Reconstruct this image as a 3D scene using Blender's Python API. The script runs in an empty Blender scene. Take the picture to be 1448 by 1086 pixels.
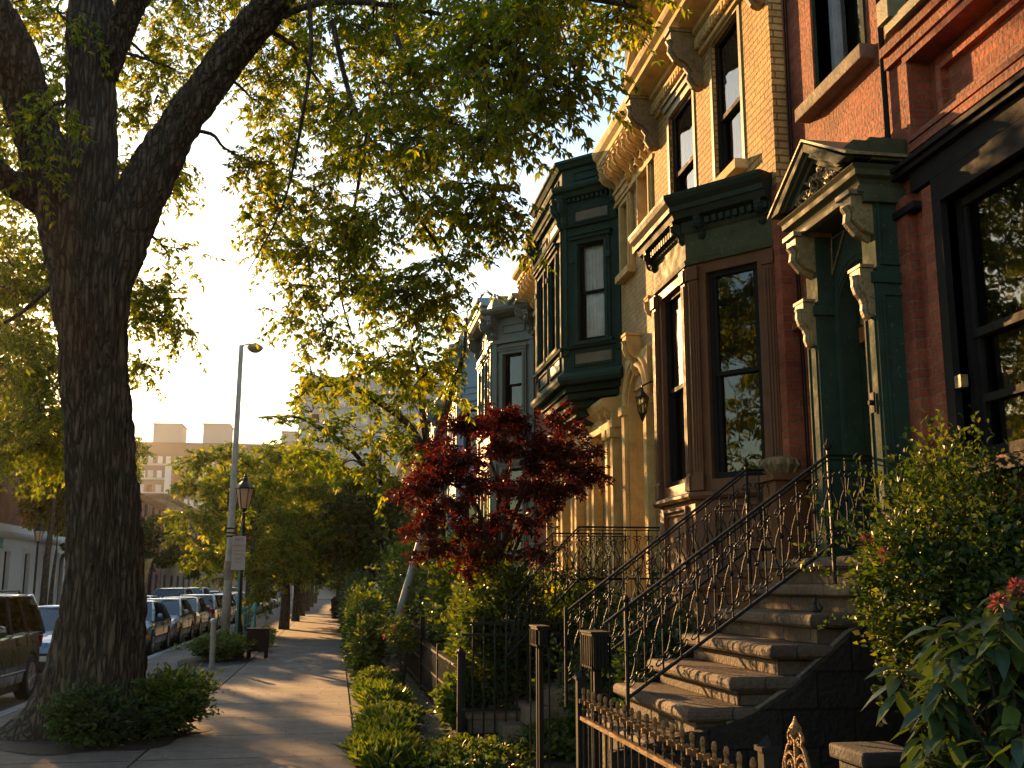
import bpy, math, random
import numpy as np
from mathutils import Vector, noise
R = math.radians
S = bpy.context.scene
COL = S.collection
# ------------------------------------------------------------------ camera
cam_d = bpy.data.cameras.new('camera'); cam = bpy.data.objects.new('camera', cam_d); COL.objects.link(cam)
F_ = 1520.0
PIT = math.atan(285 / F_); YAW = math.atan(249 * math.cos(PIT) / F_)
cam.location = (0, 0, 1.75)
cam.rotation_euler = (math.pi / 2 + PIT, 0, -YAW)
cam_d.sensor_width = 36; cam_d.lens = 36 * F_ / 1448; cam_d.clip_end = 3000; cam_d.clip_start = 0.05
S.camera = cam
# ------------------------------------------------------------------ light
SUN_AZ = R(-20.0); SUN_EL = R(13.0)
w = bpy.data.worlds.new("World"); S.world = w; w.use_nodes = True
wn = w.node_tree
bg = wn.nodes['Background']
sky = wn.nodes.new('ShaderNodeTexSky'); sky.sky_type = 'NISHITA'; sky.sun_disc = False
sky.sun_elevation = SUN_EL; sky.sun_rotation = SUN_AZ
sky.air_density = 1.5; sky.dust_density = 0.7; sky.ozone_density = 2.0; sky.altitude = 0
wn.links.new(sky.outputs[0], bg.inputs[0]); bg.inputs[1].default_value = 0.12
sd = bpy.data.lights.new('sun', 'SUN'); sun = bpy.data.objects.new('sun', sd); COL.objects.link(sun)
sd.energy = 5.0; sd.angle = R(0.5); sd.color = (1.0, 0.54, 0.19)
sv = Vector((math.sin(SUN_AZ) * math.cos(SUN_EL), math.cos(SUN_AZ) * math.cos(SUN_EL), math.sin(SUN_EL)))
sun.rotation_euler = (-sv).to_track_quat('-Z', 'Y').to_euler()
S.view_settings.view_transform = 'Standard'; S.view_settings.look = 'None'
S.view_settings.exposure = 1.4; S.view_settings.gamma = 1.0
S.cycles.max_bounces = 8; S.cycles.transparent_max_bounces = 12
S.cycles.sample_clamp_indirect = 4.0

# ------------------------------------------------------------------ helpers
def tag(o, label=None, cat=None, group=None, kind=None):
    if label: o['label'] = label
    if cat: o['category'] = cat
    if group: o['group'] = group
    if kind: o['kind'] = kind
    return o
def thing(name, loc, label, cat, group=None):
    o = bpy.data.objects.new(name, None); COL.objects.link(o); o.location = loc
    o.empty_display_size = 0.2
    return tag(o, label, cat, group)
def world_loc(o):
    v = Vector((0, 0, 0)); r = o
    while r is not None:
        v = v + r.location; r = r.parent
    return v
class MB:
    """mesh collector; all coordinates are world coordinates, build() subtracts the parent's place"""
    def __init__(s): s.v = []; s.f = []; s.m = []; s.cm = 0
    def quad(s, a, b, c, d):
        n = len(s.v); s.v += [a, b, c, d]; s.f.append((n, n + 1, n + 2, n + 3)); s.m.append(s.cm)
    def poly(s, pts):
        n = len(s.v); s.v += list(pts); s.f.append(tuple(range(n, n + len(pts)))); s.m.append(s.cm)
    def hexa(s, p):   # 8 points: bottom 4 ccw, top 4 ccw
        n = len(s.v); s.v += list(p)
        for q in ((3, 2, 1, 0), (4, 5, 6, 7), (0, 1, 5, 4), (1, 2, 6, 5), (2, 3, 7, 6), (3, 0, 4, 7)):
            s.f.append(tuple(n + i for i in q)); s.m.append(s.cm)
    def box(s, x0, x1, y0, y1, z0, z1):
        if x0 > x1: x0, x1 = x1, x0
        if y0 > y1: y0, y1 = y1, y0
        if z0 > z1: z0, z1 = z1, z0
        s.hexa([(x0, y0, z0), (x1, y0, z0), (x1, y1, z0), (x0, y1, z0), (x0, y0, z1), (x1, y0, z1), (x1, y1, z1), (x0, y1, z1)])
    def obox(s, fr, u0, u1, n0, n1, z0, z1):
        a = [fr.p(u0, n0, z0), fr.p(u1, n0, z0), fr.p(u1, n1, z0), fr.p(u0, n1, z0), fr.p(u0, n0, z1), fr.p(u1, n0, z1), fr.p(u1, n1, z1), fr.p(u0, n1, z1)]
        s.hexa(a)
    def prism(s, pts, d):   # polygon (3d points) extruded by vector d
        n = len(s.v); k = len(pts)
        s.v += [tuple(p) for p in pts]; s.v += [(p[0] + d[0], p[1] + d[1], p[2] + d[2]) for p in pts]
        s.f.append(tuple(range(n + k - 1, n - 1, -1))); s.m.append(s.cm)
        s.f.append(tuple(range(n + k, n + 2 * k))); s.m.append(s.cm)
        for i in range(k):
            j = (i + 1) % k; s.f.append((n + i, n + j, n + k + j, n + k + i)); s.m.append(s.cm)
    def sweep(s, path, prof, closed=False):
        """path: plan points; outward side is left of travel (+Y travel -> -X); prof: (offset, z) polygon"""
        P_ = [Vector((a, b)) for a, b in path]; n = len(P_); rings = []
        for i in range(n):
            if closed: a, b, c = P_[i - 1], P_[i], P_[(i + 1) % n]
            else: a, b, c = P_[max(i - 1, 0)], P_[i], P_[min(i + 1, n - 1)]
            d1 = (b - a).normalized() if (b - a).length > 1e-6 else (c - b).normalized()
            d2 = (c - b).normalized() if (c - b).length > 1e-6 else d1
            n1 = Vector((-d1.y, d1.x)); n2 = Vector((-d2.y, d2.x)); m = (n1 + n2)
            m = m / max(0.3, m.dot(n1))
            rings.append([(b.x + m.x * o, b.y + m.y * o, z) for o, z in prof])
        k = len(prof); base = len(s.v)
        for r in rings: s.v += r
        for i in range(n if closed else n - 1):
            i2 = (i + 1) % n
            for j in range(k):
                j2 = (j + 1) % k
                s.f.append((base + i * k + j, base + i * k + j2, base + i2 * k + j2, base + i2 * k + j)); s.m.append(s.cm)
        if not closed:
            s.f.append(tuple(base + j for j in range(k))[::-1]); s.m.append(s.cm)
            s.f.append(tuple(base + (n - 1) * k + j for j in range(k))); s.m.append(s.cm)
    def tube(s, pts, rad, seg=6, cap=True, flat=1.0):
        pts = [Vector(p) for p in pts]; n = len(pts)
        if not hasattr(rad, '__len__'): rad = [rad] * n
        up = Vector((0, 0, 1)); base = len(s.v); prev = None
        for i, p in enumerate(pts):
            t = (pts[min(i + 1, n - 1)] - pts[max(i - 1, 0)])
            t = t.normalized() if t.length > 1e-9 else Vector((0, 0, 1))
            if prev is None:
                a = up if abs(t.z) < 0.9 else Vector((1, 0, 0))
                x = t.cross(a).normalized()
            else:
                x = prev - t * prev.dot(t)
                x = x.normalized() if x.length > 1e-6 else t.orthogonal().normalized()
            prev = x; y = t.cross(x)
            for k in range(seg):
                an = 2 * math.pi * k / seg
                s.v.append(tuple(p + (x * math.cos(an) + y * math.sin(an) * flat) * rad[i]))
        for i in range(n - 1):
            for k in range(seg):
                k2 = (k + 1) % seg
                s.f.append((base + i * seg + k, base + i * seg + k2, base + (i + 1) * seg + k2, base + (i + 1) * seg + k)); s.m.append(s.cm)
        if cap:
            s.f.append(tuple(base + k for k in range(seg))[::-1]); s.m.append(s.cm)
            s.f.append(tuple(base + (n - 1) * seg + k for k in range(seg))); s.m.append(s.cm)
    def lathe(s, c, prof, seg=16, axis='z'):
        base = len(s.v); k = len(prof)
        for r, h in prof:
            for j in range(seg):
                an = 2 * math.pi * j / seg; a, b = r * math.cos(an), r * math.sin(an)
                s.v.append((c[0] + a, c[1] + b, c[2] + h) if axis == 'z' else (c[0] + h, c[1] + a, c[2] + b) if axis == 'x' else (c[0] + b, c[1] + h, c[2] + a))
        for i in range(k - 1):
            for j in range(seg):
                j2 = (j + 1) % seg
                s.f.append((base + i * seg + j, base + i * seg + j2, base + (i + 1) * seg + j2, base + (i + 1) * seg + j)); s.m.append(s.cm)
        s.f.append(tuple(base + j for j in range(seg))[::-1]); s.m.append(s.cm)
        s.f.append(tuple(base + (k - 1) * seg + j for j in range(seg))); s.m.append(s.cm)
    def build(s, name, mat, parent=None, smooth=False, bevel=0, label=None):
        me = bpy.data.meshes.new(name)
        o = bpy.data.objects.new(name, me); COL.objects.link(o)
        off = Vector((0, 0, 0))
        if parent is not None:
            o.parent = parent; off = world_loc(parent)
        v = [(a[0] - off.x, a[1] - off.y, a[2] - off.z) for a in s.v]
        me.from_pydata(v, [], s.f)
        for m in (mat if isinstance(mat, (list, tuple)) else [mat]): me.materials.append(m)
        if any(s.m): me.polygons.foreach_set('material_index', s.m)
        if smooth: me.polygons.foreach_set('use_smooth', [True] * len(me.polygons))
        me.update()
        if bevel:
            b = o.modifiers.new('bevel', 'BEVEL'); b.width = bevel; b.segments = 2; b.limit_method = 'ANGLE'; b.angle_limit = R(40)
        if label: o['label'] = label
        return o
class Fr:
    def __init__(s, x, y, ux=0.0, uy=1.0):
        l = math.hypot(ux, uy); s.x, s.y, s.ux, s.uy = x, y, ux / l, uy / l
        s.nx, s.ny = -s.uy, s.ux
    def p(s, u, n, z): return (s.x + s.ux * u + s.nx * n, s.y + s.uy * u + s.ny * n, z)
def crm(pts, rad, k=6):
    """catmull-rom through points with radii"""
    P_ = [Vector(p) for p in pts]; n = len(P_); op = []; orr = []
    for i in range(n - 1):
        a, b, c, d = P_[max(i - 1, 0)], P_[i], P_[i + 1], P_[min(i + 2, n - 1)]
        for j in range(k):
            t = j / k
            op.append(0.5 * ((2 * b) + (c - a) * t + (2 * a - 5 * b + 4 * c - d) * t * t + (3 * b - a - 3 * c + d) * t ** 3))
            orr.append(rad[i] * (1 - t) + rad[i + 1] * t)
    op.append(P_[-1]); orr.append(rad[-1])
    return op, orr
def px_ray(px, py):
    x = (px - 724) / F_; y = -(py - 543) / F_
    f = Vector((math.sin(YAW) * math.cos(PIT), math.cos(YAW) * math.cos(PIT), math.sin(PIT)))
    r = Vector((math.cos(YAW), -math.sin(YAW), 0)); u = r.cross(f)
    return f + r * x + u * y
def at(px, py, Y):   # point of the place seen at that pixel of the photo, at real depth Y down the street
    d = px_ray(px, py); t = Y / d.y
    return Vector((d.x * t, Y, 1.75 + d.z * t))
def atX(px, py, X):
    d = px_ray(px, py); t = X / d.x
    return Vector((X, d.y * t, 1.75 + d.z * t))

# ------------------------------------------------------------------ materials
def newmat(name):
    m = bpy.data.materials.new(name); m.use_nodes = True
    nt = m.node_tree; return m, nt, nt.nodes['Principled BSDF']
def N(nt, t, **k):
    n = nt.nodes.new(t)
    for a, b in k.items():
        if a.startswith('i_'):
            key = a[2:]; key = int(key) if key.isdigit() else key.replace('_', ' ')
            n.inputs[key].default_value = b
        else: setattr(n, a, b)
    return n
def ramp(nt, stops, src, mode='LINEAR'):
    r = nt.nodes.new('ShaderNodeValToRGB'); r.color_ramp.interpolation = mode
    e = r.color_ramp.elements
    while len(e) < len(stops): e.new(0.5)
    for i, (p, c) in enumerate(stops):
        e[i].position = p; e[i].color = (c[0], c[1], c[2], 1)
    nt.links.new(src, r.inputs[0]); return r
def sc(c, k): return tuple(min(1, x * k) for x in c)
def paint(name, c, rough=0.5, var=0.25, wear=None, bump=0.15, scale=6, metal=0.0, spec=0.5, wearamt=0.62):
    m, nt, b = newmat(name); L = nt.links
    g = N(nt, 'ShaderNodeNewGeometry')
    n1 = N(nt, 'ShaderNodeTexNoise', i_Scale=scale, i_Detail=8.0, i_Roughness=0.65)
    L.new(g.outputs['Position'], n1.inputs['Vector'])
    rp = ramp(nt, [(0.3, sc(c, 1 - var)), (0.7, sc(c, 1 + var))], n1.outputs['Fac'])
    out = rp.outputs[0]
    if wear:
        n2 = N(nt, 'ShaderNodeTexNoise', i_Scale=scale * 5, i_Detail=6.0, i_Roughness=0.7)
        L.new(g.outputs['Position'], n2.inputs['Vector'])
        r2 = ramp(nt, [(wearamt, (0, 0, 0)), (wearamt + 0.05, (1, 1, 1))], n2.outputs['Fac'])
        mx = N(nt, 'ShaderNodeMixRGB'); mx.inputs[2].default_value = (*wear, 1)
        L.new(r2.outputs[0], mx.inputs[0]); L.new(out, mx.inputs[1]); out = mx.outputs[0]
    L.new(out, b.inputs['Base Color'])
    b.inputs['Metallic'].default_value = metal; b.inputs['Specular IOR Level'].default_value = spec
    rr = ramp(nt, [(0.3, (rough * 0.75,) * 3), (0.7, (min(1, rough * 1.25),) * 3)], n1.outputs['Fac'])
    L.new(rr.outputs[0], b.inputs['Roughness'])
    if bump:
        n3 = N(nt, 'ShaderNodeTexNoise', i_Scale=scale * 9, i_Detail=4.0)
        L.new(g.outputs['Position'], n3.inputs['Vector'])
        bp = N(nt, 'ShaderNodeBump', i_Strength=bump, i_Distance=0.01); L.new(n3.outputs['Fac'], bp.inputs['Height'])
        L.new(bp.outputs[0], b.inputs['Normal'])
    return m
def brick(name, c1, c2, mortar, bw=0.21, bh=0.068, ms=0.006, stain=(0.5, 0.35, 0.25), bump=0.6, dist=0.008):
    m, nt, b = newmat(name); L = nt.links
    g = N(nt, 'ShaderNodeNewGeometry'); sp = N(nt, 'ShaderNodeSeparateXYZ'); L.new(g.outputs['Position'], sp.inputs[0])
    su = N(nt, 'ShaderNodeMath', operation='SUBTRACT'); L.new(sp.outputs[1], su.inputs[0]); L.new(sp.outputs[0], su.inputs[1])
    cb = N(nt, 'ShaderNodeCombineXYZ'); L.new(su.outputs[0], cb.inputs[0]); L.new(sp.outputs[2], cb.inputs[1])
    # hand-laid wobble
    nz = N(nt, 'ShaderNodeTexNoise', i_Scale=3.0, i_Detail=2.0); L.new(g.outputs['Position'], nz.inputs['Vector'])
    vm = N(nt, 'ShaderNodeVectorMath', operation='SCALE'); vm.inputs['Scale'].default_value = 0.012; L.new(nz.outputs['Color'], vm.inputs[0])
    va = N(nt, 'ShaderNodeVectorMath', operation='ADD'); L.new(cb.outputs[0], va.inputs[0]); L.new(vm.outputs[0], va.inputs[1])
    t = N(nt, 'ShaderNodeTexBrick'); L.new(va.outputs[0], t.inputs['Vector'])
    t.inputs['Color1'].default_value = (*c1, 1); t.inputs['Color2'].default_value = (*c2, 1); t.inputs['Mortar'].default_value = (*mortar, 1)
    t.inputs['Scale'].default_value = 1; t.inputs['Mortar Size'].default_value = ms; t.inputs['Mortar Smooth'].default_value = 0.3
    t.inputs['Brick Width'].default_value = bw; t.inputs['Row Height'].default_value = bh; t.inputs['Bias'].default_value = -0.1
    n1 = N(nt, 'ShaderNodeTexNoise', i_Scale=1.3, i_Detail=8.0, i_Roughness=0.7); L.new(g.outputs['Position'], n1.inputs['Vector'])
    rp = ramp(nt, [(0.35, (0.55, 0.5, 0.48)), (0.65, (1.15, 1.1, 1.05))], n1.outputs['Fac'])
    mx = N(nt, 'ShaderNodeMixRGB', blend_type='MULTIPLY'); mx.inputs[0].default_value = 0.9
    L.new(t.outputs['Color'], mx.inputs[1]); L.new(rp.outputs[0], mx.inputs[2])
    n2 = N(nt, 'ShaderNodeTexNoise', i_Scale=30.0, i_Detail=5.0); L.new(g.outputs['Position'], n2.inputs['Vector'])
    r2 = ramp(nt, [(0.3, (0.75,) * 3), (0.75, (1.2,) * 3)], n2.outputs['Fac'])
    m2 = N(nt, 'ShaderNodeMixRGB', blend_type='MULTIPLY'); m2.inputs[0].default_value = 0.8
    L.new(mx.outputs[0], m2.inputs[1]); L.new(r2.outputs[0], m2.inputs[2])
    L.new(m2.outputs[0], b.inputs['Base Color']); b.inputs['Roughness'].default_value = 0.8; b.inputs['Specular IOR Level'].default_value = 0.3
    hh = N(nt, 'ShaderNodeMath', operation='SUBTRACT'); L.new(n2.outputs['Fac'], hh.inputs[0]); L.new(t.outputs['Fac'], hh.inputs[1])
    bp = N(nt, 'ShaderNodeBump', i_Strength=bump, i_Distance=dist); L.new(hh.outputs[0], bp.inputs['Height']); L.new(bp.outputs[0], b.inputs['Normal'])
    return m
def glass(name, tint=(0.9, 0.95, 0.9), rough=0.015, ior=1.75, wob=0.03):
    m, nt, b = newmat(name); L = nt.links; nt.nodes.remove(b)
    out = [n for n in nt.nodes if n.type == 'OUTPUT_MATERIAL'][0]
    tr = N(nt, 'ShaderNodeBsdfTransparent'); tr.inputs[0].default_value = (*tint, 1)
    gl = N(nt, 'ShaderNodeBsdfGlossy'); gl.inputs['Roughness'].default_value = rough
    fr = N(nt, 'ShaderNodeFresnel', i_IOR=ior); mx = N(nt, 'ShaderNodeMixShader')
    g = N(nt, 'ShaderNodeNewGeometry'); nz = N(nt, 'ShaderNodeTexNoise', i_Scale=2.5, i_Detail=2.0); L.new(g.outputs['Position'], nz.inputs['Vector'])
    bp = N(nt, 'ShaderNodeBump', i_Strength=wob, i_Distance=0.05); L.new(nz.outputs['Fac'], bp.inputs['Height']); L.new(bp.outputs[0], gl.inputs['Normal'])
    L.new(fr.outputs[0], mx.inputs[0]); L.new(tr.outputs[0], mx.inputs[1]); L.new(gl.outputs[0], mx.inputs[2]); L.new(mx.outputs[0], out.inputs[0])
    return m
def leafmat(name, stops, trans=0.5, rough=0.5, tcol=(1.6, 1.5, 0.5)):
    m, nt, b = newmat(name); L = nt.links
    out = [n for n in nt.nodes if n.type == 'OUTPUT_MATERIAL'][0]
    g = N(nt, 'ShaderNodeNewGeometry'); rp = ramp(nt, stops, g.outputs['Random Per Island'])
    nz = N(nt, 'ShaderNodeTexNoise', i_Scale=0.9, i_Detail=2.0); L.new(g.outputs['Position'], nz.inputs['Vector'])
    r2 = ramp(nt, [(0.3, (0.7, 0.75, 0.8)), (0.7, (1.25, 1.15, 0.95))], nz.outputs['Fac'])
    m0 = N(nt, 'ShaderNodeMixRGB', blend_type='MULTIPLY'); m0.inputs[0].default_value = 1; L.new(rp.outputs[0], m0.inputs[1]); L.new(r2.outputs[0], m0.inputs[2])
    L.new(m0.outputs[0], b.inputs['Base Color']); b.inputs['Roughness'].default_value = rough; b.inputs['Specular IOR Level'].default_value = 0.35
    tl = N(nt, 'ShaderNodeBsdfTranslucent'); mc = N(nt, 'ShaderNodeMixRGB', blend_type='MULTIPLY'); mc.inputs[0].default_value = 1
    mc.inputs[2].default_value = (*tcol, 1); L.new(m0.outputs[0], mc.inputs[1]); L.new(mc.outputs[0], tl.inputs[0])
    mx = N(nt, 'ShaderNodeMixShader'); mx.inputs[0].default_value = trans
    L.new(b.outputs[0], mx.inputs[1]); L.new(tl.outputs[0], mx.inputs[2]); L.new(mx.outputs[0], out.inputs[0])
    return m
def barkmat(name, c1, c2, sx=14.0, sz=1.6, bump=1.0, dist=0.03):
    m, nt, b = newmat(name); L = nt.links
    tc = N(nt, 'ShaderNodeNewGeometry'); mp = N(nt, 'ShaderNodeMapping'); mp.inputs['Scale'].default_value = (sx, sx, sz); L.new(tc.outputs['Position'], mp.inputs[0])
    n1 = N(nt, 'ShaderNodeTexNoise', i_Scale=1.6, i_Detail=8.0, i_Roughness=0.65, i_Distortion=0.6); L.new(mp.outputs[0], n1.inputs['Vector'])
    n0 = N(nt, 'ShaderNodeTexNoise', i_Scale=.8, i_Detail=3.0); L.new(mp.outputs[0], n0.inputs['Vector'])
    ms_ = N(nt, 'ShaderNodeVectorMath', operation='SCALE'); ms_.inputs['Scale'].default_value = 1.3; L.new(n0.outputs['Color'], ms_.inputs[0])
    ma_ = N(nt, 'ShaderNodeVectorMath', operation='ADD'); L.new(mp.outputs[0], ma_.inputs[0]); L.new(ms_.outputs[0], ma_.inputs[1])
    vo = N(nt, 'ShaderNodeTexVoronoi', feature='DISTANCE_TO_EDGE', i_Scale=1.25); L.new(ma_.outputs[0], vo.inputs['Vector'])
    cr_ = ramp(nt, [(0.0, (0,) * 3), (0.28, (1,) * 3)], vo.outputs['Distance'])
    mu = N(nt, 'ShaderNodeMath', operation='MULTIPLY'); L.new(cr_.outputs[0], mu.inputs[0]); L.new(n1.outputs['Fac'], mu.inputs[1])
    class _O: outputs = {'Fac': mu.outputs[0]}
    n1 = _O
    rp = ramp(nt, [(0.08, c1), (0.55, c2)], n1.outputs['Fac']); L.new(rp.outputs[0], b.inputs['Base Color'])
    b.inputs['Roughness'].default_value = 0.9; b.inputs['Specular IOR Level'].default_value = 0.25
    bp = N(nt, 'ShaderNodeBump', i_Strength=bump, i_Distance=dist); L.new(n1.outputs['Fac'], bp.inputs['Height']); L.new(bp.outputs[0], b.inputs['Normal'])
    return m
def ground_mat(name, c, var=0.3, scale=2.0, fine=60.0, rough=0.85, bump=0.3, joints=None, spots=None):
    m, nt, b = newmat(name); L = nt.links
    g = N(nt, 'ShaderNodeNewGeometry')
    n1 = N(nt, 'ShaderNodeTexNoise', i_Scale=scale, i_Detail=9.0, i_Roughness=0.7); L.new(g.outputs['Position'], n1.inputs['Vector'])
    rp = ramp(nt, [(0.3, sc(c, 1 - var)), (0.7, sc(c, 1 + var))], n1.outputs['Fac']); out = rp.outputs[0]
    n2 = N(nt, 'ShaderNodeTexNoise', i_Scale=fine, i_Detail=4.0); L.new(g.outputs['Position'], n2.inputs['Vector'])
    r2 = ramp(nt, [(0.35, (0.7,) * 3), (0.65, (1.15,) * 3)], n2.outputs['Fac'])
    mx = N(nt, 'ShaderNodeMixRGB', blend_type='MULTIPLY'); mx.inputs[0].default_value = 0.8; L.new(out, mx.inputs[1]); L.new(r2.outputs[0], mx.inputs[2]); out = mx.outputs[0]
    hsrc = n2.outputs['Fac']
    n5 = N(nt, 'ShaderNodeTexNoise', i_Scale=7.0, i_Detail=8.0, i_Roughness=0.75); L.new(g.outputs['Position'], n5.inputs['Vector'])
    r5 = ramp(nt, [(0.38, (0.72, .70, .68)), (0.6, (1.12,) * 3)], n5.outputs['Fac'])
    m5 = N(nt, 'ShaderNodeMixRGB', blend_type='MULTIPLY'); m5.inputs[0].default_value = 0.9; L.new(out, m5.inputs[1]); L.new(r5.outputs[0], m5.inputs[2]); out = m5.outputs[0]
    if spots:
        vo = N(nt, 'ShaderNodeTexVoronoi', i_Scale=spots); L.new(g.outputs['Position'], vo.inputs['Vector'])
        r3 = ramp(nt, [(0.05, (0.35,) * 3), (0.09, (1,) * 3)], vo.outputs['Distance'])
        m3 = N(nt, 'ShaderNodeMixRGB', blend_type='MULTIPLY'); m3.inputs[0].default_value = 0.7; L.new(out, m3.inputs[1]); L.new(r3.outputs[0], m3.inputs[2]); out = m3.outputs[0]
    if joints:
        jw, jl, ox, oy, ms = joints
        sp = N(nt, 'ShaderNodeSeparateXYZ'); L.new(g.outputs['Position'], sp.inputs[0])
        cb = N(nt, 'ShaderNodeCombineXYZ')
        a1 = N(nt, 'ShaderNodeMath', operation='ADD'); a1.inputs[1].default_value = oy; L.new(sp.outputs[1], a1.inputs[0]); L.new(a1.outputs[0], cb.inputs[1])
        a2 = N(nt, 'ShaderNodeMath', operation='ADD'); a2.inputs[1].default_value = ox; L.new(sp.outputs[0], a2.inputs[0]); L.new(a2.outputs[0], cb.inputs[0])
        t = N(nt, 'ShaderNodeTexBrick'); t.offset = 0.0; L.new(cb.outputs[0], t.inputs['Vector'])
        t.inputs['Color1'].default_value = (1, 1, 1, 1); t.inputs['Color2'].default_value = (0.78, 0.78, 0.8, 1); t.inputs['Mortar'].default_value = (0.22, 0.2, 0.18, 1)
        t.inputs['Scale'].default_value = 1; t.inputs['Mortar Size'].default_value = ms; t.inputs['Mortar Smooth'].default_value = 0.2
        t.inputs['Brick Width'].default_value = jw; t.inputs['Row Height'].default_value = jl
        m4 = N(nt, 'ShaderNodeMixRGB', blend_type='MULTIPLY'); m4.inputs[0].default_value = 1; L.new(out, m4.inputs[1]); L.new(t.outputs['Color'], m4.inputs[2]); out = m4.outputs[0]
        hh = N(nt, 'ShaderNodeMath', operation='MULTIPLY_ADD'); hh.inputs[1].default_value = -6.0; L.new(t.outputs['Fac'], hh.inputs[0]); L.new(hsrc, hh.inputs[2]); hsrc = hh.outputs[0]
    L.new(out, b.inputs['Base Color']); b.inputs['Roughness'].default_value = rough; b.inputs['Specular IOR Level'].default_value = 0.35
    bp = N(nt, 'ShaderNodeBump', i_Strength=bump, i_Distance=0.006); L.new(hsrc, bp.inputs['Height']); L.new(bp.outputs[0], b.inputs['Normal'])
    return m
M = {}
M['red_brick'] = brick('red brick', (0.40, 0.11, 0.055), (0.26, 0.068, 0.038), (0.26, 0.15, 0.10), ms=.007, bump=.9, dist=.012)
M['yellow_brick'] = brick('yellow brick', (0.70, 0.46, 0.175), (0.56, 0.36, 0.13), (0.24, 0.15, 0.065), ms=0.008, bump=1.0, dist=.012)
M['cream_brick'] = brick('cream brick', (0.57, 0.42, 0.20), (0.49, 0.36, 0.165), (0.34, 0.25, 0.14), ms=0.006, bump=0.7)
M['far_brick'] = brick('far red brick', (0.22, 0.09, 0.07), (0.17, 0.07, 0.06), (0.2, 0.13, 0.11))
M['red_stucco'] = paint('red stucco', (0.25, 0.07, 0.045), 0.8)
M['green'] = paint('dark green paint', (0.026, 0.047, 0.034), 0.85, 0.3, wear=(0.09, 0.12, 0.08), bump=0.2, spec=.12)
M['green_mid'] = paint('mid green paint', (0.062, 0.068, 0.038), 0.7, 0.3, wear=(0.16, 0.17, 0.11), bump=0.2, spec=.12)
M['green_oriel'] = paint('teal green paint', (0.032, 0.068, 0.057), 0.85, 0.25, wear=(0.08, 0.12, 0.1), bump=0.15, wearamt=0.68, spec=.12)
M['oriel_panel'] = paint('faded panel paint', (0.16, 0.15, 0.11), 0.6)
M['brown'] = paint('brown paint', (0.12, 0.048, 0.02), 0.55, 0.3, wear=(0.16, 0.075, 0.03), bump=0.2, spec=.3)
M['gold_trim'] = paint('aged gilt carving', (0.22, 0.155, 0.07), 0.55, 0.45, wear=(0.06, 0.08, 0.05), bump=0.5, scale=9, wearamt=0.55)
M['cream_trim'] = paint('cream stone paint', (0.58, 0.42, 0.18), 0.8, 0.25, spec=.25, bump=0.25)
M['olive_trim'] = paint('olive trim paint', (0.22, 0.20, 0.10), 0.5, 0.3, bump=0.25)
M['grey_trim'] = paint('grey green paint', (0.12, 0.15, 0.13), 0.55, 0.25, bump=0.2)
M['blue_trim'] = paint('blue grey paint', (0.16, 0.25, 0.33), 0.55, 0.15)
M['stone'] = paint('brownstone', (0.15, 0.11, 0.075), 0.8, 0.5, wear=(0.24, 0.20, 0.15), bump=0.7, scale=3.5, wearamt=0.6)
M['dark_stone'] = paint('dark rubble', (0.03, 0.028, 0.025), 0.9, 0.4, bump=0.6)
M['iron'] = paint('black iron', (0.008, 0.008, 0.008), 0.5, 0.5, wear=(0.03, 0.018, 0.010), bump=0.3, scale=20, wearamt=0.78, spec=.25)
M['wood_door'] = paint('varnished door', (0.36, 0.13, 0.05), 0.35, 0.3, bump=0.2)
M['dark_wood'] = paint('black sash paint', (0.014, 0.013, 0.012), 0.75, 0.3, spec=.15)
M['white_sash'] = paint('grey white sash', (0.32, 0.34, 0.36), 0.5, 0.15)
M['curtain'] = paint('pale curtain', (0.85, 0.87, 0.86), 0.9, 0.12)
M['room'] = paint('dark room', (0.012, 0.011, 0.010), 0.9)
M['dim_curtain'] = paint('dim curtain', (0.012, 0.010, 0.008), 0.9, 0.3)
M['glass'] = glass('window glass', ior=2.1)
M['clear_glass'] = glass('clear window glass', tint=(1, 1, 1), ior=1.5)
M['glass2'] = glass('street glass', tint=(0.6, 0.7, 0.7), ior=1.6, wob=0.0)
M['green_black'] = paint('green black paint', (0.02, 0.03, 0.02), 0.65, 0.3, wear=(0.07, 0.06, 0.035), bump=0.2, spec=.3)
M['bay_lit'] = paint('sunlit frieze tint', (0.36, 0.24, 0.09), 0.7, 0.25, spec=.25)  # unused lit copy for the frieze, the sun's gold put into its colour
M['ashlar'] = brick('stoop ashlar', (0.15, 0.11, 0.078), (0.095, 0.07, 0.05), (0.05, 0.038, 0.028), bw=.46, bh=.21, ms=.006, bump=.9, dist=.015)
M['roofing'] = paint('tar roof', (0.04, 0.04, 0.04), 0.9)
M['concrete'] = ground_mat('sidewalk concrete', (0.175, 0.138, 0.11), 0.5, 0.9, 55, joints=(4.2, 1.78, 2.02 + 0.0, 0.55, 0.032), spots=3.0)
M['concrete2'] = ground_mat('kerb strip concrete', (0.135, 0.11, 0.092), 0.3, 1.5, 55, joints=(30.0, 1.78, 15.0, 0.55, 0.028), spots=3.0)
M['kerb'] = ground_mat('granite kerb', (0.26, 0.25, 0.24), 0.25, 5, 90)
M['asphalt'] = ground_mat('asphalt', (0.05, 0.05, 0.052), 0.3, 0.8, 120, rough=0.75)
M['soil'] = ground_mat('soil and mulch', (0.02, 0.013, 0.009), 0.5, 8, 70, bump=1.0)
M['lawn'] = ground_mat('yard earth', (0.05, 0.045, 0.02), 0.5, 4, 60, bump=1.0)
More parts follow.
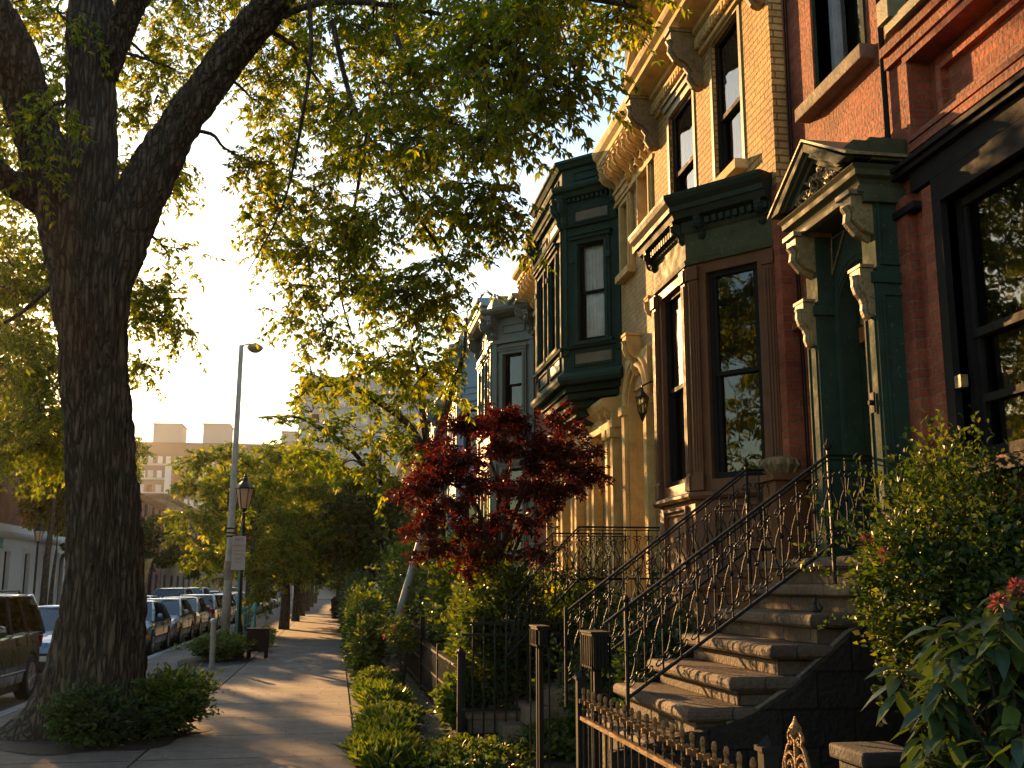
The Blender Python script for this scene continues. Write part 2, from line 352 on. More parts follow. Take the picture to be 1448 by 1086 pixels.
# ------------------------------------------------------------------ setting
def sheet(name, x0, x1, y0, y1, z, mat, zb=None):
    mb = MB()
    if zb is None: mb.quad((x0, y0, z), (x1, y0, z), (x1, y1, z), (x0, y1, z))
    else: mb.box(x0, x1, y0, y1, zb, z)
    return tag(mb.build(name, mat), kind='structure')
sheet('ground', -900, 900, -60, 1500, -0.16, M['asphalt'])
sheet('road', -13.2, -4.62, -20, 420, -0.13, M['asphalt'])
sheet('sidewalk', -1.95, 0.25, -10, 400, 0.0, M['concrete'], -0.15)
sheet('kerb_strip', -4.42, -1.978, -10, 400, -0.003, M['concrete2'], -0.15)
sheet('kerb', -4.62, -4.424, -10, 400, 0.004, M['kerb'], -0.15)
sheet('yard_soil', 0.254, 3.85, 2.0, 400, -0.02, M['lawn'], -0.15)
sheet('far_sidewalk', -17.0, -13.2, -20, 400, 0.0, M['concrete2'], -0.15)
mb = MB()
random.seed(5)
for k in range(26):     # tree pit mulch sheet with an uneven edge
    pass
pit = [(-2.75 + 1.2 * math.cos(a) * (1 + .12 * math.sin(5 * a)), 13.95 + 1.45 * math.sin(a) * (1 + .08 * math.cos(7 * a)), 0.006) for a in [i * 2 * math.pi / 60 for i in range(60)]]
mb.poly(pit); tag(mb.build('tree_pit', M['soil']), kind='structure')
mb = MB(); mb.poly([(-2.75 + 0.85 * math.cos(a), 27.0 + 1.9 * math.sin(a), 0.006) for a in [i * 2 * math.pi / 40 for i in range(40)]])
tag(mb.build('planting_bed', M['soil']), kind='structure')

# ------------------------------------------------------------------ building helpers
def wall(mb, fr, u0, u1, z0, z1, holes=(), depth=0.22, n=0.0):
    us = sorted(set([u0, u1] + [h[0] for h in holes] + [h[1] for h in holes])); zs = sorted(set([z0, z1] + [h[2] for h in holes] + [h[3] for h in holes]))
    us = [u for u in us if u0 <= u <= u1]; zs = [z for z in zs if z0 <= z <= z1]
    for a, b in zip(us, us[1:]):
        for c, d in zip(zs, zs[1:]):
            cu, cz = (a + b) / 2, (c + d) / 2
            if any(h[0] < cu < h[1] and h[2] < cz < h[3] for h in holes): continue
            mb.quad(fr.p(b, n, c), fr.p(a, n, c), fr.p(a, n, d), fr.p(b, n, d))
    for a, b, c, d in holes:
        m = n - depth
        mb.quad(fr.p(a, n, c), fr.p(a, m, c), fr.p(a, m, d), fr.p(a, n, d))
        mb.quad(fr.p(b, n, c), fr.p(b, n, d), fr.p(b, m, d), fr.p(b, m, c))
        mb.quad(fr.p(a, n, d), fr.p(a, m, d), fr.p(b, m, d), fr.p(b, n, d))
        mb.quad(fr.p(a, n, c), fr.p(b, n, c), fr.p(b, m, c), fr.p(a, m, c))
def window(par, fr, u0, u1, z0, z1, rec=0.12, fm='dark_wood', fw=0.05, cur=None, split=0.5, n=0.0, gl='glass', room=0.5, low=None):
    mb = MB(); a, b = n - rec - 0.05, n - rec
    zm = z0 + (z1 - z0) * split
    e = 0.002
    mb.obox(fr, u0 + e, u0 + fw, a, b, z0, z1); mb.obox(fr, u1 - fw, u1 - e, a, b, z0, z1)
    mb.obox(fr, u0 + fw, u1 - fw, a, b, z1 - fw, z1); mb.obox(fr, u0 + fw, u1 - fw, a, b, z0, z0 + fw * 1.3)
    mb.obox(fr, u0 + fw, u1 - fw, a - .02, b - .012, zm - fw * .45, zm + fw * .45)
    # lower sash sits further back
    s = fw * .7
    mb.obox(fr, u0 + fw, u0 + fw + s, a - .03, b - .03, z0 + fw * 1.3, zm); mb.obox(fr, u1 - fw - s, u1 - fw, a - .03, b - .03, z0 + fw * 1.3, zm)
    mb.obox(fr, u0 + fw, u0 + fw + s, a, b - .01, zm, z1 - fw); mb.obox(fr, u1 - fw - s, u1 - fw, a, b - .01, zm, z1 - fw)
    if low: mb.obox(fr, u0 + fw + s, u1 - fw - s, a - .03, b - .02, low, low + 0.05)
    o = mb.build('window', M[fm], par)
    p = MB(); p.quad(fr.p(u1 - fw - s, a + .02, zm), fr.p(u0 + fw + s, a + .02, zm), fr.p(u0 + fw + s, a + .02, z1 - fw), fr.p(u1 - fw - s, a + .02, z1 - fw)); p.build('pane', M[gl], o)
    p = MB(); p.quad(fr.p(u1 - fw - s, a - .012, z0 + fw), fr.p(u0 + fw + s, a - .012, z0 + fw), fr.p(u0 + fw + s, a - .012, zm), fr.p(u1 - fw - s, a - .012, zm)); p.build('pane', M[gl], o)
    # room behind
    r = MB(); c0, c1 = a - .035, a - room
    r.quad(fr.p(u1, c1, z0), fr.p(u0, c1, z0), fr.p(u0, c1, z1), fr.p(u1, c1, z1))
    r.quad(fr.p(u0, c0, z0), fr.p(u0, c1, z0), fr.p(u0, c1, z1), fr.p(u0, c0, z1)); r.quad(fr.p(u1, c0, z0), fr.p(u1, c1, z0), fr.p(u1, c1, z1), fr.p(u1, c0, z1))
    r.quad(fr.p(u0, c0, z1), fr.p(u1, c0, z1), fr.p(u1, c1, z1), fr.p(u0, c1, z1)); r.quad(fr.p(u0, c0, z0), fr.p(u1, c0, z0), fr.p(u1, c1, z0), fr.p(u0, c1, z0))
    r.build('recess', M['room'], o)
    if cur:
        c = MB(); k = 28; cm, ua, ub = cur
        ua, ub = u0 + (u1 - u0) * ua, u0 + (u1 - u0) * ub
        pr = [(ua + (ub - ua) * i / k, a - .045 + .010 * math.sin(i * 1.9) + .004 * math.sin(i * 4.1)) for i in range(k + 1)]
        for (x, y), (x2, y2) in zip(pr, pr[1:]): c.quad(fr.p(x2, y2, z0), fr.p(x, y, z0), fr.p(x, y, z1), fr.p(x2, y2, z1))
        c.build('curtain', M[cm], o, smooth=True)
    return o
def bracket(mb, fr, u, wd, zt, h, pj, n=0.0):
    pts = [(0, zt), (pj, zt), (pj, zt - h * .12), (pj * .92, zt - h * .22), (pj * .95, zt - h * .34), (pj * .8, zt - h * .48), (pj * .5, zt - h * .58), (pj * .34, zt - h * .72), (pj * .38, zt - h * .84), (pj * .25, zt - h * .96), (pj * .1, zt - h), (0, zt - h)]
    d = Vector((fr.ux * wd, fr.uy * wd, 0))
    mb.prism([fr.p(u, n + a, z) for a, z in pts], d)
    pts2 = [(a * .8 + .012 * (a > 0), z) for a, z in pts[1:-1]]
    mb.tube([fr.p(u + wd / 2, n + a * 1.02 + .004, z) for a, z in pts[2:-1]], wd * .22, 6)
    mb.obox(fr, u - wd * .12, u + wd * 1.12, n, n + pj * 1.06, zt + .001, zt + h * .07)
def dentils(mb, fr, u0, u1, z0, z1, n0, n1, w=0.05, gap=0.05):
    k = int((u1 - u0) / (w + gap))
    for i in range(k):
        u = u0 + i * (w + gap); mb.obox(fr, u, u + w, n0, n1, z0, z1)
def casing(mb, fr, u0, u1, z0, z1, w=0.09, pj=0.05, head=0.14, headp=0.09, sill=0.08, sillp=0.1, n=0.0, inner=True):
    mb.obox(fr, u0 - w, u0, n, n + pj, z0, z1); mb.obox(fr, u1, u1 + w, n, n + pj, z0, z1)
    if inner:
        mb.obox(fr, u0 - w * .45, u0 + .012, n - .1, n + pj * 1.5, z0, z1 - .001); mb.obox(fr, u1 - .012, u1 + w * .45, n - .1, n + pj * 1.5, z0, z1 - .001)
    if head:
        mb.obox(fr, u0 - w, u1 + w, n, n + pj + .003, z1, z1 + head * .55); mb.obox(fr, u0 - w - .03, u1 + w + .03, n, n + headp, z1 + head * .55, z1 + head)
        mb.obox(fr, u0 - w - .05, u1 + w + .05, n, n + headp + .03, z1 + head, z1 + head * 1.18)
    if sill:
        mb.obox(fr, u0 - w - .04, u1 + w + .04, n - .08, n + sillp, z0 - sill, z0)
def panel_frame(mb, fr, u0, u1, z0, z1, w=0.03, pj=0.02, n=0.0):
    mb.obox(fr, u0, u1, n, n + pj, z0, z0 + w); mb.obox(fr, u0, u1, n, n + pj, z1 - w, z1)
    mb.obox(fr, u0, u0 + w, n, n + pj, z0 + w, z1 - w); mb.obox(fr, u1 - w, u1, n, n + pj, z0 + w, z1 - w)
CORN = [(0, 0), (.05, 0), (.05, .05), (.12, .08), (.12, .14), (.30, .17), (.36, .20), (.36, .26), (.42, .30), (.44, .34), (.44, .38), (0, .40)]
def prof(z, s=1.0, hs=1.0, base=CORN, off=0.0): return [(o * s + off * (o > 0), z + h * hs) for o, h in base]
def mass(par, mat, x0, y0, y1, z1, x1=12.0, fr_skip=True, z0=0.0):
    """side walls, back and roof of a row house behind its front wall"""
    mb = MB()
    mb.quad((x0, y0, z0), (x1, y0, z0), (x1, y0, z1), (x0, y0, z1)); mb.quad((x0, y1, z0), (x0, y1, z1), (x1, y1, z1), (x1, y1, z0))
    mb.quad((x1, y0, z0), (x1, y1, z0), (x1, y1, z1), (x1, y0, z1))
    mb.build('side_wall', mat, par)
    r = MB(); r.box(x0 + .02, x1 + .1, y0 + .003, y1 - .003, z1 + .002, z1 + .12); r.build('roof', M['roofing'], par)

# ------------------------------------------------------------------ red house nearest (window at the right edge)
def house_a():
    h = thing('brick_house', (3.9, 5, 0), 'red brick row house with a big dark framed window at the right edge', 'house', 'row houses along the right side')
    fr = Fr(3.9, 0)
    W0 = (4.55, 6.2, 2.52, 4.24); W1 = (5.2, 6.52, 5.72, 8.2)
    mb = MB(); wall(mb, fr, 1.0, 6.82, 0, 10.5, [W0, W1, (5.05, 6.5, 4.83, 5.38)], depth=.14)
    # pilaster strips, corbelled courses and recessed panel
    mb.obox(fr, 6.58, 6.80, 0.0, .07, 0.5, 4.42); mb.obox(fr, 6.30, 6.44, 0, .035, 2.3, 4.40)
    mb.obox(fr, 1.0, 6.80, 0, .04, 5.46, 5.55); mb.obox(fr, 1.0, 6.80, 0, .07, 5.55, 5.62)
    mb.obox(fr, 1.0, 6.56, 0, .035, 4.72, 4.78)
    mb.quad(fr.p(6.5, -.139, 4.83), fr.p(5.05, -.139, 4.83), fr.p(5.05, -.139, 5.38), fr.p(6.5, -.139, 5.38))
    mb.obox(fr, 5.18, 6.36, -.139, -.09, 4.93, 4.97); mb.obox(fr, 5.18, 6.36, -.139, -.09, 5.24, 5.28); mb.obox(fr, 5.18, 5.24, -.139, -.09, 4.97, 5.24); mb.obox(fr, 6.30, 6.36, -.139, -.09, 4.97, 5.24)
    mb.obox(fr, 5.0, 5.05, 0, .04, 4.79, 5.42); mb.obox(fr, 6.5, 6.55, 0, .04, 4.79, 5.42); mb.obox(fr, 5.0, 6.55, 0, .042, 5.38, 5.43); mb.obox(fr, 5.0, 6.55, 0, .042, 4.79, 4.83)
    mb.build('wall', M['red_brick'], h)
    mass(h, M['red_brick'], 3.9, 1.0, 6.82, 10.5)
    t = MB()   # dark iron lintel and hood
    t.obox(fr, 4.2, 6.80, 0, .10, 4.56, 4.60); t.obox(fr, 4.2, 6.82, 0, .13, 4.60, 4.635); t.obox(fr, 4.3, 6.55, 0, .05, 4.42, 4.56)
    t.obox(fr, 6.2, 6.30, -.10, .05, 2.45, 4.42); t.obox(fr, 4.45, 4.55, -.10, .05, 2.45, 4.42); t.obox(fr, 4.55, 6.2, -.10, .05, 4.24, 4.42)
    t.obox(fr, 6.44, 6.82, 0, .10, 4.28, 4.33); t.obox(fr, 4.3, 6.36, -.02, .16, 2.40, 2.47)
    t.build('lintel', M['dark_wood'], h, bevel=.004)
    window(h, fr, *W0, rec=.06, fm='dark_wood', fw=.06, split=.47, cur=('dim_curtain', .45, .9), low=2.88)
    window(h, fr, *W1, rec=.1, fm='dark_wood', fw=.06, split=.5)
    g = MB(); g.obox(fr, 5.1, 6.62, -.03, .12, 5.64, 5.72); g.obox(fr, 6.5, 6.66, 0, .15, 5.72, 5.9); g.obox(fr, 6.52, 6.6, -.1, .05, 5.9, 8.2)
    g.build('sill', M['olive_trim'], h, bevel=.006)
    p = MB(); p.tube([fr.p(6.83, .03, 0), fr.p(6.83, .03, 10.5)], .022, 8); p.build('rain_pipe', M['dark_wood'], h)
    lt = MB(); lt.obox(fr, 6.12, 6.19, .0, .05, 2.98, 3.06); lt.build('latch', M['gold_trim'], h)
house_a()

# ------------------------------------------------------------------ red house with the green door surround
def house_b():
    X0 = 3.93
    h = thing('brick_house', (X0, 7.8, 0), 'red brick row house with a dark green pedimented door surround', 'house', 'row houses along the right side')
    fr = Fr(X0, 0); fp = Fr(3.9, 0)
    W1 = (7.2, 7.98, 5.80, 8.1)
    mb = MB(); wall(mb, fr, 6.85, 8.72, 0, 9.8, [W1, (6.92, 7.66, 1.9, 4.35)], depth=.2)
    mb.obox(fr, 7.88, 8.6, 0, .03, 5.2, 5.26); mb.obox(fr, 8.2, 8.60, 0, .06, 3.92, 4.12); mb.obox(fr, 8.2, 8.55, 0, .09, 3.99, 4.06)
    for k in range(5): mb.obox(fr, 8.22 + k * .075, 8.26 + k * .075, .06, .095, 3.92, 3.98)
    mb.obox(fr, 8.0, 8.16, 0, .04, 5.8, 9.0); mb.box(3.775, 3.97, 8.60, 8.78, 0, 5.28)
    mb.build('wall', M['red_brick'], h)
    mass(h, M['red_brick'], X0, 6.85, 8.72, 9.8)
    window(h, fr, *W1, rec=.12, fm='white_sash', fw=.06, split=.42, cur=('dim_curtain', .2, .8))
    t = MB(); t.obox(fr, 7.98, 8.04, -.18, .02, 5.8, 8.1); t.obox(fr, 7.14, 7.2, -.18, .02, 5.8, 8.1); t.build('window_casing', M['green'], h)
    t = MB(); t.obox(fr, 7.02, 8.22, -.05, .13, 5.68, 5.80); t.build('sill', M['stone'], h, bevel=.01)
    # door surround ------------------------------------------------
    d = MB()
    for a, b in ((6.72, 6.92), (7.66, 7.86)):
        d.obox(fp, a, b, 0, .26, 1.9, 3.88); d.obox(fp, a - .03, b + .03, 0, .29, 1.9, 2.16); d.obox(fp, a - .02, b + .02, 0, .28, 3.82, 3.9)
        d.obox(fp, a, b, 0, .24, 3.9, 4.5)
        d.obox(fp, a + .03, a + .045, .26, .27, 2.22, 3.78); d.obox(fp, b - .045, b - .03, .26, .27, 2.22, 3.78)
        d.obox(fp, a + .045, b - .045, .26, .27, 2.22, 2.24); d.obox(fp, a + .045, b - .045, .26, .27, 3.76, 3.78)
    for u in (6.715,):                        # panel mouldings on the near flank
        for z0, z1 in ((2.2, 3.75), (3.95, 4.45)):
            d.obox(fp, u - .012, u, .03, .05, z0, z1); d.obox(fp, u - .012, u, .2, .22, z0, z1); d.obox(fp, u - .012, u, .05, .2, z0, z0 + .02); d.obox(fp, u - .012, u, .05, .2, z1 - .02, z1)
    # arch head plate between the pilasters
    cu, cz, r = 7.29, 3.80, .33
    n = 20; arc = [(cu + r * math.cos(math.pi * i / n), cz + r * math.sin(math.pi * i / n)) for i in range(n + 1)]
    top = [(6.92, 4.5), (7.66, 4.5)]
    pts = [(7.66, 1.95), (7.66, 4.5), (6.92, 4.5), (6.92, 1.95), (cu - r, 1.95)] + arc[::-1] + [(cu + r, 1.95)]
    d.prism([fp.p(u, .10, z) for u, z in pts], Vector((.16, 0, 0)))
    d.tube([fp.p(u, .10, z) for u, z in [(cu + r + .03, 1.95)] + [(cu + (r + .03) * math.cos(math.pi * i / n), cz + (r + .03) * math.sin(math.pi * i / n)) for i in range(n + 1)] + [(cu - r - .03, 1.95)]], .018, 8)
    d.tube([fp.p(u, .10, z) for u, z in [(cu + (r + .075) * math.cos(math.pi * i / n), cz + (r + .075) * math.sin(math.pi * i / n)) for i in range(n + 1)]], .01, 6)
    # vaulted reveal
    for i in range(len(arc) - 1):
        (a, b), (a2, b2) = arc[i], arc[i + 1]
        d.quad(fp.p(a, -.06, b), fp.p(a2, -.06, b2), fp.p(a2, -.12, b2), fp.p(a, -.12, b))
    d.quad(fp.p(cu - r, -.06, 1.9), fp.p(cu - r, -.12, 1.9), fp.p(cu - r, -.12, cz), fp.p(cu - r, -.06, cz)); d.quad(fp.p(cu + r, -.06, 1.9), fp.p(cu + r, -.06, cz), fp.p(cu + r, -.12, cz), fp.p(cu + r, -.12, 1.9))
    d.build('door_surround', M['green'], h, bevel=.004)
    # entablature + pediment
    e = MB(); y0, y1 = 6.66, 7.94; xf = .39
    path = [(3.9, y0 + .06), (3.9 - xf + .06, y0 + .06), (3.9 - xf + .06, y1 - .06), (3.9, y1 - .06)]
    e.box(3.9 - xf + .1, 3.9, y0 + .1, y1 - .1, 4.5, 4.86)
    e.sweep(path, [(-.02, 4.46), (.03, 4.47), (.03, 4.51), (.0, 4.54), (.02, 4.57), (.06, 4.59), (.06, 4.63), (.09, 4.66), (-.02, 4.70)])
    # return blocks at the near end
    e.box(3.62, 3.93, y0 - .03, y0 + .16, 4.69, 4.86); e.box(3.5, 3.68, y0 - .01, y0 + .14, 4.70, 4.84); e.box(3.58, 3.93, y0 + .02, y0 + .2, 4.40, 4.47)
    xa = 3.9 - xf - .04; ym = (y0 + y1) / 2; ap = 5.08
    for k, (o, tt, xo) in enumerate(((0, .07, -.04), (.06, .05, -.01), (.11, .05, .03))):   # raking cornices
        for s in (-1, 1):
            ye = (y0 - .03) if s < 0 else (y1 + .03)
            a = Vector((xa + xo, ye - s * o * 1.5, 4.70)); b = Vector((xa + xo, ym, ap - o))
            pts = [a, b, b - Vector((0, 0, tt)), a + Vector((0, -s * tt * 2.2, 0))]
            if s < 0: pts = pts[::-1]
            e.prism(pts, Vector((3.95 - xa - xo, 0, 0)))
    e.build('entablature', M['green_mid'], h, bevel=.005)
    rf = MB()
    for s in (-1, 1):
        ye = (y0 - .06) if s < 0 else (y1 + .06)
        pts = [(xa - .055, ye, 4.71), (3.93, ye, 4.71), (3.93, ym, ap + .012), (xa - .055, ym, ap + .012)]
        rf.prism(pts, Vector((0, 0, .02)))
    rf.build('canopy_roof', M['gold_trim'], h)
    # carved tympanum: leaf scrolls
    c = MB(); random.seed(3)
    for i in range(70):
        u = random.uniform(-.48, .48); hmax = (1 - abs(u) / .62) * .30
        z = 4.72 + random.uniform(.0, max(.01, hmax - .03)); rr = random.uniform(.018, .04)
        cx = Vector((xa + .07, ym + u, z)); ph = random.uniform(0, 6.28)
        c.tube([cx + Vector((-.02 * math.sin(t * 2) - .01, math.cos(ph + t * 2.4) * rr * (1.2 - t * .28), math.sin(ph + t * 2.4) * rr * (1.2 - t * .28))) for t in [j * .35 for j in range(9)]], [.013 * (1 - j * .07) for j in range(9)], 5)
    c.box(xa + .09, xa + .16, ym - .58, ym + .58, 4.70, 4.72)
    c.prism([(xa + .10, ym - .55, 4.71), (xa + .10, ym + .55, 4.71), (xa + .10, ym, 5.0)], Vector((.03, 0, 0)))
    c.build('carved_relief', M['gold_trim'], h, smooth=False)
    for a in (6.73, 7.67):
        b = MB(); bracket(b, fp, a, .17, 4.46, .52, .40); b.build('bracket', M['gold_trim'], h)
        b = MB(); bracket(b, fp, a + .01, .15, 3.93, .34, .10, n=.26); b.build('bracket', M['gold_trim'], h)
    # panelled spandrel lines in gilt
    for s in (-1, 1):
        g = MB(); q = [(cu + s * .34, 4.44), (cu + s * .12, 4.44), (cu + s * .36, 4.16), (cu + s * .34, 4.44)]
        g.tube([fp.p(u, .115, z) for u, z in q], .008, 4); g.build('gilt_line', M['gold_trim'], h)
    dr = MB(); dr.obox(fp, cu - r, cu + r, -.18, -.12, 1.95, 3.74)
    dr.obox(fp, cu - r, cu + r, -.14, -.06, 3.60, 3.72)
    for a, b, c_, d_ in ((-.26, -.05, 2.1, 2.7), (.05, .26, 2.1, 2.7)): panel_frame(dr, fp, cu + a, cu + b, c_, d_, .03, .02, n=-.12)
    for a, b in ((-.26, -.05), (.05, .26)): panel_frame(dr, fp, cu + a, cu + b, 2.8, 3.5, .03, .02, n=-.12)
    dd = dr.build('door', M['wood_door'], h, bevel=.003)
    tr = MB(); tr.tube([fp.p(cu + r * .93 * math.cos(math.pi * i / n), -.10, 3.74 + r * .93 * math.sin(math.pi * i / n)) for i in range(n + 1)], .03, 6); tr.build('transom_arch', M['wood_door'], h)
    pn = MB(); pn.poly([fp.p(cu + r * math.cos(math.pi * i / n), -.125, 3.72 + (r + .08) * math.sin(math.pi * i / n)) for i in range(n + 1)]); pn.build('transom_light', M['glass'], h)
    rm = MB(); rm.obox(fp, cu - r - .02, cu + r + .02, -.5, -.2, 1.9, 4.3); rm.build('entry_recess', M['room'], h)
    bl = MB(); bl.obox(fp, 6.80, 6.85, .272, .285, 2.92, 3.06); bl.lathe(fp.p(6.825, .27, 2.99), [(.016, -.04), (.02, -.02), (.012, 0)], 8, 'x'); bl.build('door_bell', M['dark_wood'], h)
    w_ = MB()
    for dy in (0, .05): w_.tube([(X0 - .02, 8.50 + dy, 2.5), (X0 - .025, 8.52 + dy, 5), (X0 - .02, 8.49 + dy, 9.8)], .008, 5)
    w_.build('cable', M['dark_wood'], h)
house_b()

# ------------------------------------------------------------------ yellow house with the brown bay
def urn(mb, c, s):
    mb.lathe(c, [(.06 * s, 0), (.06 * s, .03 * s), (.03 * s, .06 * s), (.05 * s, .1 * s), (.08 * s, .2 * s), (.07 * s, .28 * s), (.03 * s, .31 * s), (.045 * s, .34 * s), (.01 * s, .42 * s)], 10)
def house_c():
    X0 = 3.8
    h = thing('brick_house', (X0, 10.5, 0), 'yellow brick row house with a brown canted bay window and gabled cornice', 'house', 'row houses along the right side')
    fr = Fr(X0, 0); y0, y1 = 8.66, 12.35
    W1 = (10.82, 11.68, 5.86, 7.28); W2 = (9.40, 10.16, 5.80, 7.42)
    mb = MB(); wall(mb, fr, y0, y1, 0, 8.3, [W1, W2], depth=.2)
    mb.quad((X0, y0, 5.3), (4.2, y0, 5.3), (4.2, y0, 8.3), (X0, y0, 8.3))
    mb.build('wall', M['yellow_brick'], h)
    mass(h, M['yellow_brick'], X0 + .2, y0 + .002, y1, 8.3)
    for Wn in (W1, W2):
        window(h, fr, *Wn, rec=.03, fm='dark_wood', fw=.055, split=.46, cur=('dim_curtain', .55, .95))
        t = MB(); casing(t, fr, *Wn, w=.07, pj=.015, head=.16, headp=.05, sill=0, inner=False); t.build('window_casing', M['olive_trim'], h, bevel=.004)
        t = MB(); t.obox(fr, Wn[0] - .1, Wn[1] + .06, -.05, .13, Wn[2] - .10, Wn[2]); t.build('sill', M['cream_trim'], h, bevel=.008)
    # main cornice
    zc = 7.62
    c = MB(); c.sweep([(X0, y0), (X0, y1)], prof(zc, .95, 1.0))
    c.obox(fr, y0 + .02, y1 - .02, 0, .05, zc - .16, zc); dentils(c, fr, y0 + .1, y1 - .1, zc - .10, zc - .02, .05, .10, .045, .045)
    c.obox(fr, y0 + .02, y1 - .02, 0, .09, zc - .02, zc + .03)
    co = c.build('cornice', M['cream_trim'], h)
    for u in (8.72, 10.45, 12.12):
        b = MB(); bracket(b, fr, u, .15, zc + .1, .62, .36); b.build('bracket', M['gold_trim'], co)
    # gable pediment over the far window with an open balustrade of turned pieces
    g = MB(); a0, a1 = 10.35, 12.25; am = (a0 + a1) / 2
    for o, tt, xo in ((0, .10, .40), (.12, .06, .32), (.20, .05, .24)):
        for s in (-1, 1):
            ye = a0 if s < 0 else a1
            A = Vector((X0 - xo, ye - s * o, zc + .42)); B = Vector((X0 - xo, am, zc + 1.35 - o))
            pts = [A, B, B - Vector((0, 0, tt)), A + Vector((0, -s * tt, 0))]
            if s < 0: pts = pts[::-1]
            g.prism(pts, Vector((xo, 0, 0)))
    g.prism([(X0 - .12, a0 + .2, zc + .41), (X0 - .12, a1 - .2, zc + .41), (X0 - .12, am, zc + 1.2)], Vector((.12, 0, 0)))
    for k in range(8): g.tube([(X0 - .16, a0 + .5 + k * .13, zc + .42), (X0 - .17, a0 + .5 + k * .13, zc + .52 + .05 * (4 - abs(k - 3.5)))], .025, 6)
    g.build('gable', M['cream_trim'], h)
    for u in (10.3, 12.2):
        p = MB(); p.obox(fr, u - .1, u + .1, .14, .36, zc + .36, zc + .85); p.obox(fr, u - .14, u + .14, .1, .4, zc + .85, zc + .93); p.obox(fr, u - .12, u + .12, .12, .38, zc + .36, zc + .44); urn(p, fr.p(u, .25, zc + .93), 1.2)
        p.build('finial_post', M['green_mid'], h, bevel=.005)
    par = MB(); par.obox(fr, y0, y1, -.2, 0.02, 8.02, 8.75); par.build('parapet', M['yellow_brick'], h)
    # ---- bay window
    B = [(X0, 8.75), (3.22, 9.47), (3.22, 10.56), (X0, 11.14)]
    zb, zs, zh, zt = .4, 2.62, 4.72, 5.02
    b = MB()
    frs = []
    for (ax, ay), (bx, by) in zip(B, B[1:]):
        f = Fr(ax, ay, bx - ax, by - ay); L = math.hypot(bx - ax, by - ay); frs.append((f, L))
    holes = []
    for i, (f, L) in enumerate(frs):
        m0 = .19 if i != 1 else .2
        ho = (m0, L - m0, zs + .08, zh - .08)
        holes.append(ho)
        wall(b, f, 0, L, zb, zt, [ho], depth=.12)
        # fluted pilasters at the corners
        for ua in ((.01, .12), (L - .12, L - .01)):
            b.obox(f, ua[0], ua[1], 0, .035, zs - .02, zh); b.obox(f, ua[0] - .008, ua[1] + .008, 0, .05, zs - .02, zs + .12); b.obox(f, ua[0] - .008, ua[1] + .008, 0, .055, zh - .14, zh - .02)
            for k in range(3): b.obox(f, ua[0] + .018 + k * .03, ua[0] + .032 + k * .03, .035, .045, zs + .15, zh - .17)
        panel_frame(b, f, m0, L - m0, zb + 1.42, zs - .14, .035, .03); panel_frame(b, f, m0 + .06, L - m0 - .06, zb + 1.48, zs - .20, .015, .02)
        panel_frame(b, f, m0, L - m0, zb + .6, zb + 1.3, .035, .03)
    b.sweep(B, [(0, zs - .10), (.05, zs - .10), (.07, zs - .07), (.07, zs - .05), (.05, zs - .03), (0, zs - .02)])
    b.sweep(B, [(0, zb + 1.30), (.04, zb + 1.30), (.06, zb + 1.34), (0, zb + 1.38)])
    bay = b.build('bay_window', M['brown'], h, bevel=.003)
    for i, ((f, L), ho) in enumerate(zip(frs, holes)):
        window(h, f, *ho, rec=.05, fm='dark_wood', fw=.045, split=.5, cur=('dim_curtain', .1, .9) if i == 0 else ('dim_curtain', .3, 1))
    fz = MB(); fz.sweep(B, [(.0, zh + .02), (.03, zh + .02), (.04, zh + .06), (.02, zh + .08), (.02, zt + .02), (.05, zt + .04), (0, zt + .05)]); fz.build('bay_frieze', M['green_mid'], h)
    cc = MB(); cc.sweep(B, [(.0, zt + .04), (.05, zt + .04), (.06, zt + .14), (.14, zt + .16), (.17, zt + .22), (.19, zt + .22), (.19, zt + .27), (.23, zt + .31), (.25, zt + .35), (.25, zt + .38), (.20, zt + .39), (-.1, zt + .42)])
    for f, L in frs: dentils(cc, f, .02, L - .02, zt + .07, zt + .13, .05, .10, .04, .035)
    cc.poly([(X0, 8.75, zt + .425), (3.22, 9.47, zt + .425), (3.22, 10.56, zt + .425), (X0, 11.14, zt + .425)])
    cc.build('bay_cornice', M['green_black'], h)
    for (f, L), us in zip(frs, ([.06, .70], [.03, .95], [.06, .7])):
        for u in us:
            k = MB(); bracket(k, f, u, .07, zt + .15, .2, .13); k.build('bracket', M['green_black'], bay)
house_c()

